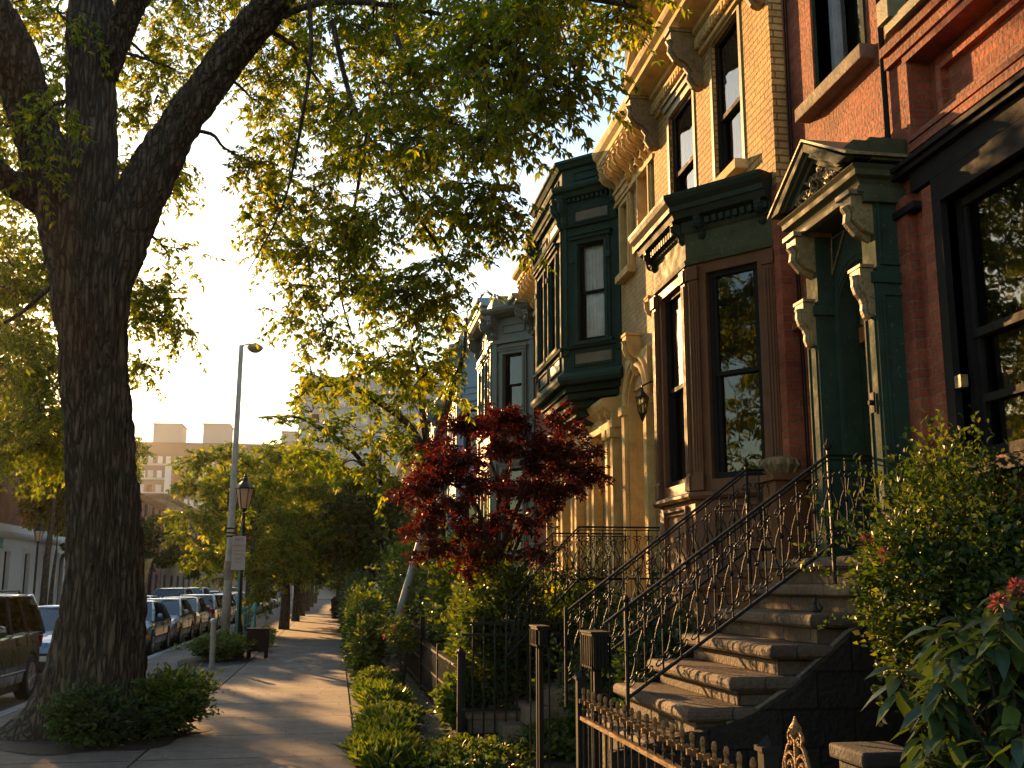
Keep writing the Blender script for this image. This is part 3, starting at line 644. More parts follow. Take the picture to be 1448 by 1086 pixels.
# ------------------------------------------------------------------ cream brick house with arched entry
def house_d():
    X0 = 3.86
    h = thing('brick_house', (X0, 13.3, 0), 'narrow cream brick row house with an arched entry and a bracketed stone cornice', 'house', 'row houses along the right side')
    fr = Fr(X0, 0); y0, y1 = 12.36, 14.35
    W1 = (12.62, 13.1, 6.15, 7.15); W2 = (13.62, 14.02, 6.0, 7.0)
    mb = MB(); ar = (13.0, 13.85, 1.6, 4.30); wall(mb, fr, y0, y1, 0, 8.0, [W1, W2, ar], depth=.3)
    mb.build('wall', M['cream_brick'], h); mass(h, M['cream_brick'], X0, y0 + .004, y1, 8.0)
    for Wn in (W1, W2):
        window(h, fr, *Wn, rec=.12, fm='white_sash', fw=.05, split=.5, cur=('curtain', 0.0, 1))
        t = MB(); casing(t, fr, *Wn, w=.09, pj=.05, head=.2, headp=.1, sill=.1, sillp=.12); t.build('window_casing', M['cream_trim'], h, bevel=.006)
    c = MB(); zc = 7.42; c.sweep([(X0, y0), (X0, y1)], prof(zc, .85, 1.3)); c.obox(fr, y0, y1, 0, .05, zc - .32, zc); c.obox(fr, y0, y1, 0, .08, zc - .36, zc - .30)
    co = c.build('cornice', M['cream_trim'], h)
    for k in range(8):
        b = MB(); bracket(b, fr, y0 + .08 + k * .245, .09, zc + .18, .42, .30); b.build('bracket', M['cream_trim'], co)
    # arched entry
    d = MB(); cu, cz, r = 13.425, 4.1, .40; n = 18
    arc = [(cu + r * math.cos(math.pi * i / n), cz + r * math.sin(math.pi * i / n)) for i in range(n + 1)]
    pts = [(13.95, 1.6), (13.95, 4.75), (12.9, 4.75), (12.9, 1.6), (cu - r, 1.6)] + arc[::-1] + [(cu + r, 1.6)]
    d.prism([fr.p(u, .05, z) for u, z in pts], Vector((.12, 0, 0)))
    d.tube([fr.p(cu + (r + .1) * math.cos(math.pi * i / n), .06, cz + (r + .1) * math.sin(math.pi * i / n)) for i in range(n + 1)], .04, 8)
    d.tube([fr.p(cu + (r + .2) * math.cos(math.pi * i / n), .06, cz + (r + .2) * math.sin(math.pi * i / n)) for i in range(n + 1)], .03, 8)
    for s in (-1, 1): d.obox(fr, cu + s * .52 - .07, cu + s * .52 + .07, .0, .10, 1.6, 4.05); d.obox(fr, cu + s * .52 - .1, cu + s * .52 + .1, .0, .14, 4.0, 4.12)
    for i in range(n):
        (a, b), (a2, b2) = arc[i], arc[i + 1]; d.quad(fr.p(a, -.07, b), fr.p(a2, -.07, b2), fr.p(a2, -.6, b2), fr.p(a, -.6, b))
    d.quad(fr.p(cu - r, -.07, 1.6), fr.p(cu - r, -.6, 1.6), fr.p(cu - r, -.6, cz), fr.p(cu - r, -.07, cz)); d.quad(fr.p(cu + r, -.07, 1.6), fr.p(cu + r, -.07, cz), fr.p(cu + r, -.6, cz), fr.p(cu + r, -.6, 1.6))
    b = MB(); bracket(b, fr, cu - .09, .18, 4.98, .5, .2); b.build('keystone', M['cream_trim'], h)
    bracket(d, fr, 12.42, .16, 5.25, .35, .16)
    d.build('entry_arch', M['cream_trim'], h, bevel=.004)
    dr = MB(); dr.obox(fr, cu - r, cu + r, -.62, -.56, 1.6, 4.6); panel_frame(dr, fr, cu - .3, cu + .3, 1.8, 3.7, .04, .02, n=-.56); dr.build('door', M['olive_trim'], h)
    # ground entablature beside the entry
    l = thing('wall_lantern', (3.5, 12.42, 3.9), 'small black glazed wall lantern hanging beside the arched entry', 'lantern')
    q = MB(); q.tube([(3.86, 12.36, 4.10), (3.7, 12.36, 4.18), (3.58, 12.36, 4.12), (3.58, 12.36, 4.05)], .012, 6); q.obox(Fr(3.86, 0), 12.31, 12.41, 0, .02, 4.0, 4.2); q.build('arm', M['iron'], l)
    q = MB(); q.lathe((3.58, 12.36, 3.78), [(.005, -.10), (.02, -.07), (.035, -.03), (.045, 0), (.05, .01)], 6); q.lathe((3.58, 12.36, 3.97), [(.09, 0), (.085, .02), (.03, .08), (.015, .10), (.02, .12), (.003, .15)], 6)
    for i in range(6):
        a = i * math.pi / 3; q.tube([(3.58 + .047 * math.cos(a), 12.36 + .047 * math.sin(a), 3.78), (3.58 + .08 * math.cos(a), 12.36 + .08 * math.sin(a), 3.97)], .006, 4)
    q.build('cage', M['iron'], l)
    q = MB(); q.lathe((3.58, 12.36, 3.785), [(.044, 0), (.076, .18)], 6); q.build('lantern_glass', M['glass2'], l)
house_d()

# ------------------------------------------------------------------ house with green oriel
def house_e():
    X0 = 3.88
    h = thing('oriel_house', (X0, 16, 0), 'row house with a dark green wooden oriel on its upper floor and cream pilasters below', 'house', 'row houses along the right side')
    fr = Fr(X0, 0); y0, y1 = 14.36, 18.6
    ws = [(15.0, 15.45, 2.2, 3.75), (16.2, 16.65, 2.2, 3.75), (17.3, 17.75, 2.2, 3.75), (17.75, 18.3, 5.2, 7.0)]
    mb = MB(); wall(mb, fr, y0, y1, 0, 8.0, ws, depth=.2); mb.build('wall', M['cream_brick'], h); mass(h, M['cream_brick'], X0, y0 + .004, y1, 8.0)
    t = MB()
    for u in (14.45, 14.75, 15.6, 15.95, 16.8, 17.1, 17.9, 18.25):
        t.obox(fr, u, u + .13, 0, .14, 1.4, 3.85); t.obox(fr, u - .03, u + .16, 0, .18, 3.78, 3.92); t.obox(fr, u - .02, u + .15, 0, .17, 1.4, 1.7)
        bracket(t, fr, u, .13, 4.2, .28, .22)
    t.sweep([(X0, y0 + .02), (X0, y1)], [(0, 3.92), (.16, 3.92), (.16, 4.12), (.26, 4.2), (.30, 4.26), (.30, 4.32), (0, 4.36)])
    t.build('portico', M['cream_trim'], h, bevel=.004)
    for Wn in ws: window(h, fr, *Wn, rec=.1, fm='white_sash', fw=.05, split=.5, cur=('curtain', 0, 1))
    # roof cornice with deep brackets
    zc = 7.46; c = MB(); c.sweep([(X0, 17.0), (X0, y1)], prof(zc, 1.6, 1.1)); c.obox(fr, 16.9, y1, 0, .06, zc - .5, zc)
    co = c.build('cornice', M['cream_trim'], h)
    for u in (17.2, 17.65, 18.1, 18.45):
        b = MB(); bracket(b, fr, u, .12, zc + .2, .55, .5); b.build('bracket', M['cream_trim'], co)
    # ---- oriel
    B = [(X0, 14.27), (3.17, 14.98), (3.17, 17.1), (X0, 17.81)]
    frs = []
    for (ax, ay), (bx, by) in zip(B, B[1:]): frs.append((Fr(ax, ay, bx - ax, by - ay), math.hypot(bx - ax, by - ay)))
    b = MB(); zb, zt = 4.72, 7.9; holes = []
    for i, (f, L) in enumerate(frs):
        hs = [(L * .5 - .25, L * .5 + .23, 5.20, 6.66)] if i != 1 else [(.28, .86, 5.2, 6.66), (1.22, 1.8, 5.2, 6.66)]
        holes.append(hs); wall(b, f, 0, L, zb, zt, hs, depth=.12)
        for ho in hs:
            casing(b, f, *ho, w=.07, pj=.04, head=.12, headp=.08, sill=.05, sillp=.07)
            bracket(b, f, (ho[0] + ho[1]) / 2 - .04, .08, ho[3] + .17, .14, .07)
            for s in (ho[0] - .10, ho[1] + .03): b.obox(f, s, s + .07, .03, .075, ho[3] - .28, ho[3] - .2)
        for u in (.02, L - .09): b.obox(f, u, u + .07, 0, .03, zb + .3, 7.2)
        for ho in hs:
            panel_frame(b, f, ho[0] - .1, ho[1] + .1, 4.84, 5.06, .025, .025)
            panel_frame(b, f, ho[0] - .06, ho[1] + .06, 7.0, 7.20, .02, .02)
            panel_frame(b, f, ho[0] - .06, ho[1] + .06, 7.66, 7.80, .02, .02)
    for z, o in ((5.10, .05), (6.93, .05)): b.sweep(B, [(0, z), (o, z + .01), (o + .02, z + .04), (0, z + .06)])
    bp = [(0, 4.60), (.06, 4.60), (.10, 4.65), (.10, 4.70), (.05, 4.75), (0, 4.77)]; b.sweep(B, bp)
    b.poly([(X0, 14.27, 4.61), (3.17, 14.98, 4.61), (3.17, 17.1, 4.61), (X0, 17.81, 4.61)])
    b.sweep(B, [(0, 7.38), (.08, 7.40), (.11, 7.46), (.16, 7.48), (.18, 7.52), (.18, 7.56), (0, 7.58)])     # cornice under the parapet
    b.sweep(B, [(0, 7.86), (.05, 7.87), (.09, 7.92), (.12, 7.94), (.12, 7.98), (-.3, 8.02)])
    b.poly([(X0, 14.27, 8.0), (3.17, 14.98, 8.0), (3.17, 17.1, 8.0), (X0, 17.81, 8.0)])
    for f, L in frs: dentils(b, f, .03, L - .03, 7.33, 7.38, .0, .06, .04, .04)
    bo = b.build('oriel', M['green_oriel'], h)
    for i, ((f, L), hs) in enumerate(zip(frs, holes)):
        for ho in hs: window(h, f, *ho, rec=.015, fm='dark_wood', fw=.04, split=.5, cur=('curtain', .02, .98), gl='clear_glass')
        for u in (.0, L - .10):
            k = MB(); bracket(k, f, u, .10, 7.38, .40, .16); k.build('bracket', M['green_oriel'], bo)
        ho = hs[0]
        p = MB(); p.obox(f, ho[0] - .03, ho[1] + .03, 0, .012, 7.03, 7.17); p.build('inset_panel', M['oriel_panel'], bo)
        p = MB(); p.obox(f, ho[0] - .06, ho[1] + .06, 0, .012, 4.88, 5.03); p.build('inset_panel', M['oriel_panel'], bo)
    # carved underside tapering to the wall
    u = MB(); lv = 6
    for k in range(lv):
        s = 1 - (k / lv) ** 1.6; s2 = s * .95; z0, z1 = 4.6 - .10 * k, 4.6 - .10 * (k + 1)
        cy = 16.04
        pts = [(X0, cy - 1.6 * s), (X0 - .66 * s, cy - .98 * s), (X0 - .66 * s, cy + .98 * s), (X0, cy + 1.6 * s)]
        u.prism([(a, c_, z1 + .012) for a, c_ in pts][::-1], Vector((0, 0, .085)))
    u.build('oriel_base', M['green'], h)
house_e()

# ------------------------------------------------------------------ farther row houses
def plain_house(name, label, X0, y0, y1, zt, wm, tm, ws, bay=None, zc=None, br=True, bm=None, fmn='dark_wood', cur=('dim_curtain', 0, 1), step=.35):
    h = thing(name, (X0, (y0 + y1) / 2, 0), label, 'house', 'row houses along the right side')
    fr = Fr(X0, 0); mb = MB(); wall(mb, fr, y0, y1, 0, zt, ws, depth=.15); mb.build('wall', M[wm], h); mass(h, M[wm], X0, y0 + .004, y1, zt)
    zc = zc or zt - .3
    c = MB(); c.sweep([(X0, y0), (X0, y1)], prof(zc, 1.2, .9)); c.obox(fr, y0, y1, 0, .05, zc - .45, zc); c.obox(fr, y0, y1, 0, .09, zc - .5, zc - .42)
    dentils(c, fr, y0 + .05, y1 - .05, zc - .12, zc - .03, .05, .11, .07, .07)
    co = c.build('cornice', M[tm], h)
    if br:
        k = y0 + .15
        while k < y1 - .2:
            b = MB(); bracket(b, fr, k, .12, zc + .12, .5, .42); b.build('bracket', M[tm], co); k += step * 2
    for Wn in ws:
        window(h, fr, *Wn, rec=.08, fm=fmn, fw=.05, cur=cur)
        t = MB(); casing(t, fr, *Wn, w=.1, pj=.05, head=.2, headp=.1); t.build('window_casing', M[tm], h)
    if bay:
        b0, b1, d, z0, z1 = bay
        B = [(X0, b0), (X0 - d, b0 + d), (X0 - d, b1 - d), (X0, b1)]; b = MB(); fl = []
        for (ax, ay), (bx, by) in zip(B, B[1:]):
            f = Fr(ax, ay, bx - ax, by - ay); L = math.hypot(bx - ax, by - ay); hs = []
            wn_ = 1 if L < 1.5 else 2
            for q in range(wn_):
                cu = L * (q + .5) / wn_
                for zz in ((5.2, 6.5), (2.4, 4.1)):
                    if zz[0] > z0: hs.append((cu - .26, cu + .26, zz[0], zz[1]))
            wall(b, f, 0, L, z0, z1, hs, depth=.1)
            for ho in hs: casing(b, f, *ho, w=.08, pj=.04, head=.12, headp=.07)
            if L < 1.5 or True:
                for q in range(wn_): panel_frame(b, f, L * (q + .5) / wn_ - .3, L * (q + .5) / wn_ + .3, 6.95, 7.15, .03, .03)
            for u in (.02, L - .14): b.obox(f, u, u + .12, 0, .04, z0, z1 - .5); bracket(b, f, u, .12, z1 - .02, .42, .26)
            fl.append((f, hs))
        b.sweep(B, [(0, z1 - .02), (.1, z1), (.22, z1 + .05), (.28, z1 + .10), (.30, z1 + .16), (-.2, z1 + .2)]); b.sweep(B, [(0, 6.72), (.06, 6.74), (.06, 6.8), (0, 6.82)]); b.sweep(B, [(0, 4.9), (.06, 4.92), (.06, 5.0), (0, 5.02)])
        b.box(X0 - d * .6, X0, b0 + d * .6, b1 - d * .6, z1 + .2, z1 + .32)
        b.sweep(B, [(0, z1 + .17), (.02, z1 + .17), (.02, z1 + .42), (-.1, z1 + .44)])
        b.poly([(p[0], p[1], z1 + .43) for p in B])
        b.build('bay_window', M[bm or tm], h)
        for f, hs in fl:
            for ho in hs: window(h, f, *ho, rec=.05, fm=fmn, fw=.045, cur=cur)
    return h
plain_house('brick_house', 'red brick row house with a dentil cornice between the green oriel and the grey bay', 3.9, 18.62, 21.0, 7.95, 'red_brick', 'cream_trim', [(18.95, 19.5, 5.2, 6.6), (20.0, 20.5, 5.2, 6.6), (19.2, 19.7, 2.3, 3.9)], step=.14)
plain_house('bay_house', 'row house with a grey green two storey bay beside the maple crown', 3.9, 21.02, 26.6, 7.6, 'red_brick', 'grey_trim', [(25.6, 26.1, 5.2, 6.6)], bay=(21.2, 24.9, .78, 1.2, 7.3), bm='grey_trim')
plain_house('clapboard_house', 'pale blue clapboard row house beyond the grey bay', 3.9, 26.62, 33.5, 9.0, 'blue_trim', 'blue_trim', [(27.3, 27.9, 5.4, 6.9), (27.3, 27.9, 7.4, 8.3), (29.3, 29.9, 5.4, 6.9), (31.5, 32.1, 5.4, 6.9)], bay=(28.6, 32.4, .7, 1.2, 8.2))
_c = [('far_brick', 'grey_trim', 8.3, 'dark red row house beyond the blue clapboard house'), ('cream_brick', 'cream_trim', 8.0, 'cream row house far down the right side'), ('far_brick', 'cream_trim', 8.5, 'red row house with pale trim far down the right side')]
yy = 33.5
for i, (a, b_, z_, lb) in enumerate(_c):
    plain_house('brick_house', lb, 3.9, yy + .02, yy + 8, z_, a, b_, [(yy + 1.2 + k * 2, yy + 2 + k * 2, 5.2, 6.7) for k in range(3)] + [(yy + 1.2 + k * 2, yy + 2 + k * 2, 2.2, 3.9) for k in range(3)], bay=(yy + 1.0, yy + 5, .8, 1.0, 7.4), step=.6)
    yy += 8
# ------------------------------------------------------------------ iron scroll work
def spiral(c, r0, a0, turns, sgn, n=12, r1=.25):
    return [(c[0] + (r0 * (1 - (1 - r1) * i / n)) * math.cos(a0 + sgn * turns * 6.283 * i / n), c[1] + (r0 * (1 - (1 - r1) * i / n)) * math.sin(a0 + sgn * turns * 6.283 * i / n)) for i in range(n + 1)]
def scroll_bay(mb, pf, u0, u1, zb0, zb1, zt0, zt1, rad=.006, seg=5):
    """lyre of two mirrored scrolls between two uprights; zb/zt give the sloping bottom and top at u0 and u1"""
    um = (u0 + u1) / 2; wd = (u1 - u0)
    def T(a, b):   # a in 0..1 across, b in 0..1 up
        zb = zb0 + (zb1 - zb0) * a; zt = zt0 + (zt1 - zt0) * a
        return pf(u0 + wd * a, zb + (zt - zb) * b)
    H = (zt0 + zt1) / 2 - (zb0 + zb1) / 2; k = wd / H
    for s in (-1, 1):
        r = .30
        low = spiral((.5 + s * .25, .13), r * .95, math.pi / 2 if s > 0 else math.pi / 2, 1.15, -s, 12)
        up = spiral((.5 + s * .27, .86), r * .85, -math.pi / 2, 1.1, s, 12)
        pts = [(.5 + (a - .5), .13 + (b - .13) * k) for a, b in low][::-1]
        pts += [(.5 + s * .10, .30), (.5 + s * .03, .42), (.5 + s * .16, .55), (.5 + s * .38, .66)]
        pts += [(a, .86 + (b - .86) * k) for a, b in up]
        mb.tube([T(a, b) for a, b in pts], rad, seg)
    mb.tube([T(.5 + .12 * math.cos(t), .43 + .12 * k * math.sin(t)) for t in [i * .6283 for i in range(11)]], rad * .9, seg)
def railing(par, Y, segs, step=.12, foot=.0):
    """segs: list of (x0, zb0, zt0, x1, zb1, zt1) in a plane across the street"""
    root = MB(); 
    for i, (x0, b0, t0, x1, b1, t1) in enumerate(segs):
        root.tube([(x0, Y, t0), (x1, Y, t1)], .016, 8, flat=.7); root.tube([(x0, Y, b0), (x1, Y, b1)], .013, 6)
        root.tube([(x0, Y, t0 - .035), (x1, Y, t1 - .035)], .006, 4)
    rail = root.build('railing', M['iron'], par)
    for i, (x0, b0, t0, x1, b1, t1) in enumerate(segs):
        n = max(1, round((x1 - x0) / step))
        for k in range(n + 1):
            f = k / n; x = x0 + (x1 - x0) * f; m = MB(); m.tube([(x, Y, b0 + (b1 - b0) * f), (x, Y, t0 + (t1 - t0) * f - .02)], .0075, 5)
            m.lathe((x, Y, (b0 + (b1 - b0) * f + t0 + (t1 - t0) * f) / 2), [(.008, -.02), (.016, 0), (.008, .02)], 6)
            m.build('baluster', M['iron'], rail)
            if k < n:
                g = (k + 1) / n; s = MB()
                scroll_bay(s, lambda u, z: (u, Y, z), x, x0 + (x1 - x0) * g, b0 + (b1 - b0) * f + .01, b0 + (b1 - b0) * g + .01, t0 + (t1 - t0) * f - .05, t0 + (t1 - t0) * g - .05)
                s.build('scrollwork', M['iron'], rail)
    return rail
M['void_shade'] = brick('stone coloured as dark void', (0.035, 0.028, 0.022), (0.02, 0.017, 0.014), (0.008, 0.007, 0.006), bw=.5, bh=.24, ms=.008, bump=1.0, dist=.02)  # near-black stone: the dark void under the stair put into the colour
M['gold_lit_iron'] = paint('worn iron tinted sunlit gold', (0.20, 0.11, 0.045), 0.42, 0.5, wear=(0.03, 0.02, 0.014), bump=0.4, scale=14, metal=.6, wearamt=.56)  # gold of the low sun put into the iron's colour, with dark wear
# ------------------------------------------------------------------ main stoop
def stoop():
    st = thing('stone_stoop', (2.9, 7.9, 0), 'brownstone stoop with rounded treads and scrolled black iron railings below the green doorway', 'stoop', 'front steps of the row houses')
    ya, yb = 6.98, 8.80
    xs = [2.02, 2.31, 2.60, 2.89, 3.18, 3.47, 3.62]; zs = [.77, .97, 1.16, 1.36, 1.56, 1.76, 1.96]
    for i, (x, z) in enumerate(zip(xs, zs)):
        m = MB(); x1 = 3.88
        m.sweep([(x1, ya), (x, ya), (x, yb), (x1, yb)][::1], [(0, z - .092), (.03, z - .09), (.048, z - .07), (.05, z - .045), (.045, z - .02), (.03, z - .004), (.015, z), (-.10, z), (-.10, z - .092)])
        m.box(x + .08, x1 - .002, ya + .08, yb - .08, z - .07, z + .001)
        zb = zs[i - 1] if i else 0.0
        m.box(x + .035, x1 - .01, ya + .03 + .004 * i, yb - .03 - .004 * i, (zs[i - 1] + .002) if i else 0, z - .09)
        m.build('step', M['ashlar'], st, bevel=.006)
    # near-black curved wall under the near side, the void's shade in its colour
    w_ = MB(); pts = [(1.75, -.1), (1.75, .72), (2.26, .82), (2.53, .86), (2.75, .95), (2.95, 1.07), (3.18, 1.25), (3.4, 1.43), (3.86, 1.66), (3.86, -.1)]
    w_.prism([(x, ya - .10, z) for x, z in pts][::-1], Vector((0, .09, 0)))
    w_.build('dark_undercroft', M['void_shade'], st)
    w_ = MB(); w_.tube([(2.53, ya - .02, .87), (2.75, ya - .02, .96), (2.95, ya - .02, 1.08), (3.18, ya - .02, 1.26), (3.4, ya - .02, 1.44), (3.8, ya - .02, 1.65)], .018, 6); w_.build('arch_moulding', M['stone'], st)
    railing(st, 7.05, [(1.90, 1.03, 1.61, 3.38, 2.03, 2.65), (3.38, 2.03, 2.65, 3.86, 2.03, 2.65)])
    railing(st, 8.70, [(1.84, .98, 1.54, 3.42, 2.05, 2.72), (3.42, 2.05, 2.72, 3.86, 2.05, 2.72)])
    m = MB(); m.tube([(1.75, 7.05, 1.5), (1.90, 7.05, 1.61)], .016, 8, flat=.7); m.tube([(1.9, 7.05, .8), (1.9, 7.05, 1.64)], .014, 6)
    m.lathe((1.9, 7.05, 1.64), [(.01, 0), (.024, .02), (.01, .05)], 8); m.build('newel', M['iron'], st)
    m = MB(); m.tube([(3.38, 7.05, 1.76), (3.38, 7.05, 2.68)], .014, 6)
    m.lathe((3.38, 7.05, 2.68), [(.01, 0), (.028, .02), (.03, .04), (.012, .065), (.004, .09)], 8)
    m.build('newel', M['iron'], st)
    m = MB(); m.tube([(1.84, 8.7, .8), (1.84, 8.7, 1.58)], .014, 6); m.build('newel', M['iron'], st); m = MB(); m.tube([(3.42, 8.7, 1.76), (3.42, 8.7, 2.76)], .014, 6); m.lathe((3.42, 8.7, 2.74), [(.01, 0), (.028, .02), (.012, .065), (.004, .09)], 8)
    m.build('newel', M['iron'], st)
    a = MB(); a.box(2.0, 3.86, 6.5, 6.95, 0, .5); 
    o = thing('step_ornament', (2.9, 7.1, 1.56), 'tiny dark squirrel shaped ornament sitting on a stone tread of the front stoop', 'ornament')
    m = MB(); m.lathe((3.30, 7.22, 1.565), [(.02, 0), (.032, .012), (.024, .035), (.016, .055), (.02, .07), (.012, .09), (.004, .1)], 8); m.tube([(3.33, 7.22, 1.57), (3.35, 7.22, 1.6), (3.33, 7.22, 1.63)], [.012, .014, .004], 6)
    m.build('figure', M['dark_stone'], o)
stoop()
p = thing('pedestal', (3.6, 8.84, 0), 'carved stone capital on a low pier between the door and the brown bay', 'pedestal')
m = MB(); m.box(3.62, 3.9, 8.56, 8.84, 0, 2.62); m.box(3.58, 3.92, 8.52, 8.88, 2.62, 2.68); m.build('pier', M['brown'], p, bevel=.006)
m = MB(); m.lathe((3.74, 8.7, 2.68), [(.10, 0), (.13, .03), (.15, .08), (.16, .12), (.14, .14), (.06, .16)], 10)
for i in range(12):
    a = i * .5236; m.tube([(3.74 + .12 * math.cos(a), 8.7 + .12 * math.sin(a), 2.69), (3.74 + .17 * math.cos(a), 8.7 + .17 * math.sin(a), 2.76), (3.74 + .15 * math.cos(a), 8.7 + .15 * math.sin(a), 2.81)], [.02, .025, .01], 5)
m.build('carved_capital', M['gold_trim'], p)
# areaway wall beside the stoop, coloured near-black for its shade, and the low stone cap in the corner
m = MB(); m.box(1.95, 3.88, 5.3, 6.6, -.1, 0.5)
tag(m.build('areaway_wall', M['void_shade']), 'low masonry wall coloured black for the shadow beside the stoop', 'wall')
m = MB(); m.box(2.42, 2.66, 4.84, 5.12, 0, .93); m.box(2.39, 2.69, 4.80, 5.16, .93, 1.0)
tag(m.build('stone_pier', M['dark_stone'], bevel=.015), 'low stone pier with a flat cap below the large leaved shrub', 'pier')

def stoop_d():
    st = thing('stone_stoop', (3.0, 13.4, 0), 'farther stoop with a dark iron railing in front of the arched entry', 'stoop', 'front steps of the row houses')
    ya, yb = 12.4, 14.2
    for i in range(8):
        x = 1.9 + .26 * i; z = .2 * (i + 1); m = MB(); m.box(x, 3.84, ya + .004 * i, yb - .004 * i, z - .2 + (.002 if i else 0), z); m.build('step', M['stone'], st, bevel=.01)
    m = MB()
    railing(st, 12.5, [(1.95, .95, 1.55, 2.81, 1.83, 2.43), (2.81, 1.83, 2.43, 3.80, 1.83, 2.43)], step=.14)
    railing(st, 14.1, [(1.95, .95, 1.55, 2.81, 1.83, 2.43), (2.81, 1.83, 2.43, 3.80, 1.83, 2.43)], step=.2)
stoop_d()

# ------------------------------------------------------------------ fences
def cross_picket(x, y, z0, z1, fin=True, r=.008):
    m = MB(); m.tube([(x, y, z0), (x, y, z1 - .02)], r, 5); m.cm = 1
    if fin:
        m.lathe((x, y, z1 - .14), [(r, 0), (.014, .01), (r, .02)], 6)
        m.box(x - .009, x + .009, y - .028, y + .028, z1 - .088, z1 - .060); m.box(x - .030, x + .030, y - .009, y + .009, z1 - .087, z1 - .061)
        m.lathe((x, y, z1 - .10), [(r, 0), (.012, .008), (.012, .05), (.010, .065), (.014, .08), (.014, .10), (.008, .112)], 6)
    return m
f = thing('iron_fence', (1.67, 5.5, 0), 'black iron fence with a row of sunlit cross finials in the front corner', 'fence', 'iron fences of the front gardens')
m = MB(); m.box(1.65, 1.69, 3.4, 7.42, .86, .885); m.box(1.655, 1.685, 3.4, 7.42, .12, .145); m.build('rail', M['gold_lit_iron'], f)
k = 0; y = 7.34
while y > 3.5:
    o = cross_picket(1.67, y, .06, 1.06).build('picket', [M['iron'], M['gold_lit_iron']], f); y -= .152; k += 1
for y in (7.42, 4.14):
    m = MB(); m.box(1.64, 1.70, y - .03, y + .03, 0, 1.12); m.box(1.63, 1.71, y - .04, y + .04, 1.12, 1.14); m.lathe((1.67, y, 1.14), [(.045, 0), (.03, .015), (.002, .04)], 4); m.build('post', M['dark_wood'], f)
m = MB()
for s in (-1, 1):
    m.tube([(1.67, 3.87 + a, 1.10 + b) for a, b in spiral((s * .055, 0), .055, 0 if s < 0 else math.pi, 1.5, -s, 16, .2)], .008, 6)
    m.tube([(1.67, 3.87 + a, 1.10 + b) for a, b in spiral((s * .035, .10), .035, 0 if s < 0 else math.pi, 1.4, -s, 14, .2)], .008, 6)
    m.tube([(1.67, 3.87 + s * .11, 1.02), (1.67, 3.87 + s * .115, 1.10), (1.67, 3.87 + s * .07, 1.17), (1.67, 3.87 + s * .01, 1.2)], .008, 6)
m.tube([(1.67, 3.87, .3), (1.67, 3.87, 1.22)], .01, 6); m.lathe((1.67, 3.87, 1.2), [(.01, 0), (.022, .02), (.024, .04), (.01, .06), (.003, .08)], 8)
m.build('scroll_finial', M['gold_lit_iron'], f)

def lattice_post(x, y, w_, d_, zt, zb, name, label):
    t = thing(name, (x, y, 0), label, 'gate post', 'iron gate posts')
    m = MB(); m.box(x, x + w_, y, y + d_, zt - .02, zt); m.box(x, x + w_, y, y + d_, zb, zb + .015)
    m.box(x - .01, x + w_ + .01, y - .01, y + d_ + .01, zt, zt + .012)
    m.box(x + w_ * .3, x + w_ * .7, y + d_ * .3, y + d_ * .7, 0, zt - .02)
    m.build('frame', M['dark_wood'], t)
    for i in range(6):
        for (a, b, c, d) in ((x + w_ * i / 5, y, 0, 0), (x, y + d_ * i / 5, 0, 0), (x + w_, y + d_ * i / 5, 0, 0)):
            q = MB(); q.box(a - .005, a + .005, b - .005, b + .005, zb, zt - .02); q.build('bar', M['dark_wood'], t)
    m = MB(); m.box(x + .012, x + w_ - .012, y + .012, y + d_ - .012, zb + .02, zt - .025); m.build('box_panel', M['dark_wood'], t)
    for a in (x, x + w_):
        for b in (y, y + d_):
            m = MB(); m.tube([(a, b, 0), (a, b, zb)], .008, 5); m.build('leg', M['dark_wood'], t)
lattice_post(1.83, 7.75, .13, .34, 1.41, 1.16, 'gate_post', 'square iron gate post with a barred box top nearest the stoop steps')
lattice_post(1.70, 9.2, .10, .34, 1.40, 1.24, 'gate_post', 'farther small iron gate post with a shallow box top left of the barred one')
def spear(x, y, z0, z1, r=.008):
    m = MB(); m.tube([(x, y, z0), (x, y, z1 - .06)], r, 5); m.lathe((x, y, z1 - .07), [(.008, 0), (.017, .015), (.012, .04), (.002, .08)], 5); return m
f = thing('iron_fence', (2.2, 12.8, 0), 'tall black iron cross fence with spear tips in front of the dense garden', 'fence', 'iron fences of the front gardens')
m = MB()
for z in (.05, .32, 1.17, 1.30): m.box(1.46, 3.7, 12.785, 12.815, z, z + .03)
m.build('rail', M['iron'], f)
for i in range(17):
    x = 1.6 + i * .13; spear(x, 12.8, .0, 1.42 if i % 2 else 1.36, .012).build('picket', M['iron'], f)
m = MB(); m.box(1.42, 1.48, 12.77, 12.83, 0, .98); m.build('post', M['iron'], f)
m = MB(); m.box(1.40, 1.50, 12.75, 12.85, .98, 1.0); m.lathe((1.45, 12.8, 1.0), [(.05, 0), (.02, .03), (.002, .07)], 6); m.build('post_cap', M['iron'], f)
f = thing('iron_fence', (1.5, 16, 0), 'low rusty iron fence stepping down along the garden beside the sidewalk', 'fence', 'iron fences of the front gardens')
m = MB()
for z in (.08, .42, .76): m.box(1.485, 1.515, 12.95, 19.0, z, z + .03)
m.build('rail', M['iron'], f)
for i in range(50):
    y = 13.0 + i * .12; cross_picket(1.5, y, .0, .86, fin=False, r=.012).build('picket', M['iron'], f)
for y in (12.95, 16.0):
    m = MB(); m.box(1.47, 1.53, y - .03, y + .03, 0, .98 if y < 13 else .92); m.build('post', M['iron'], f)
f = thing('iron_fence', (1.5, 23, 0), 'taller black iron fence run behind the low one near the leaning pole', 'fence', 'iron fences of the front gardens')
m = MB()
for z in (.08, .5, 1.0): m.box(1.485, 1.515, 19.1, 29.0, z, z + .03)
m.build('rail', M['iron'], f)
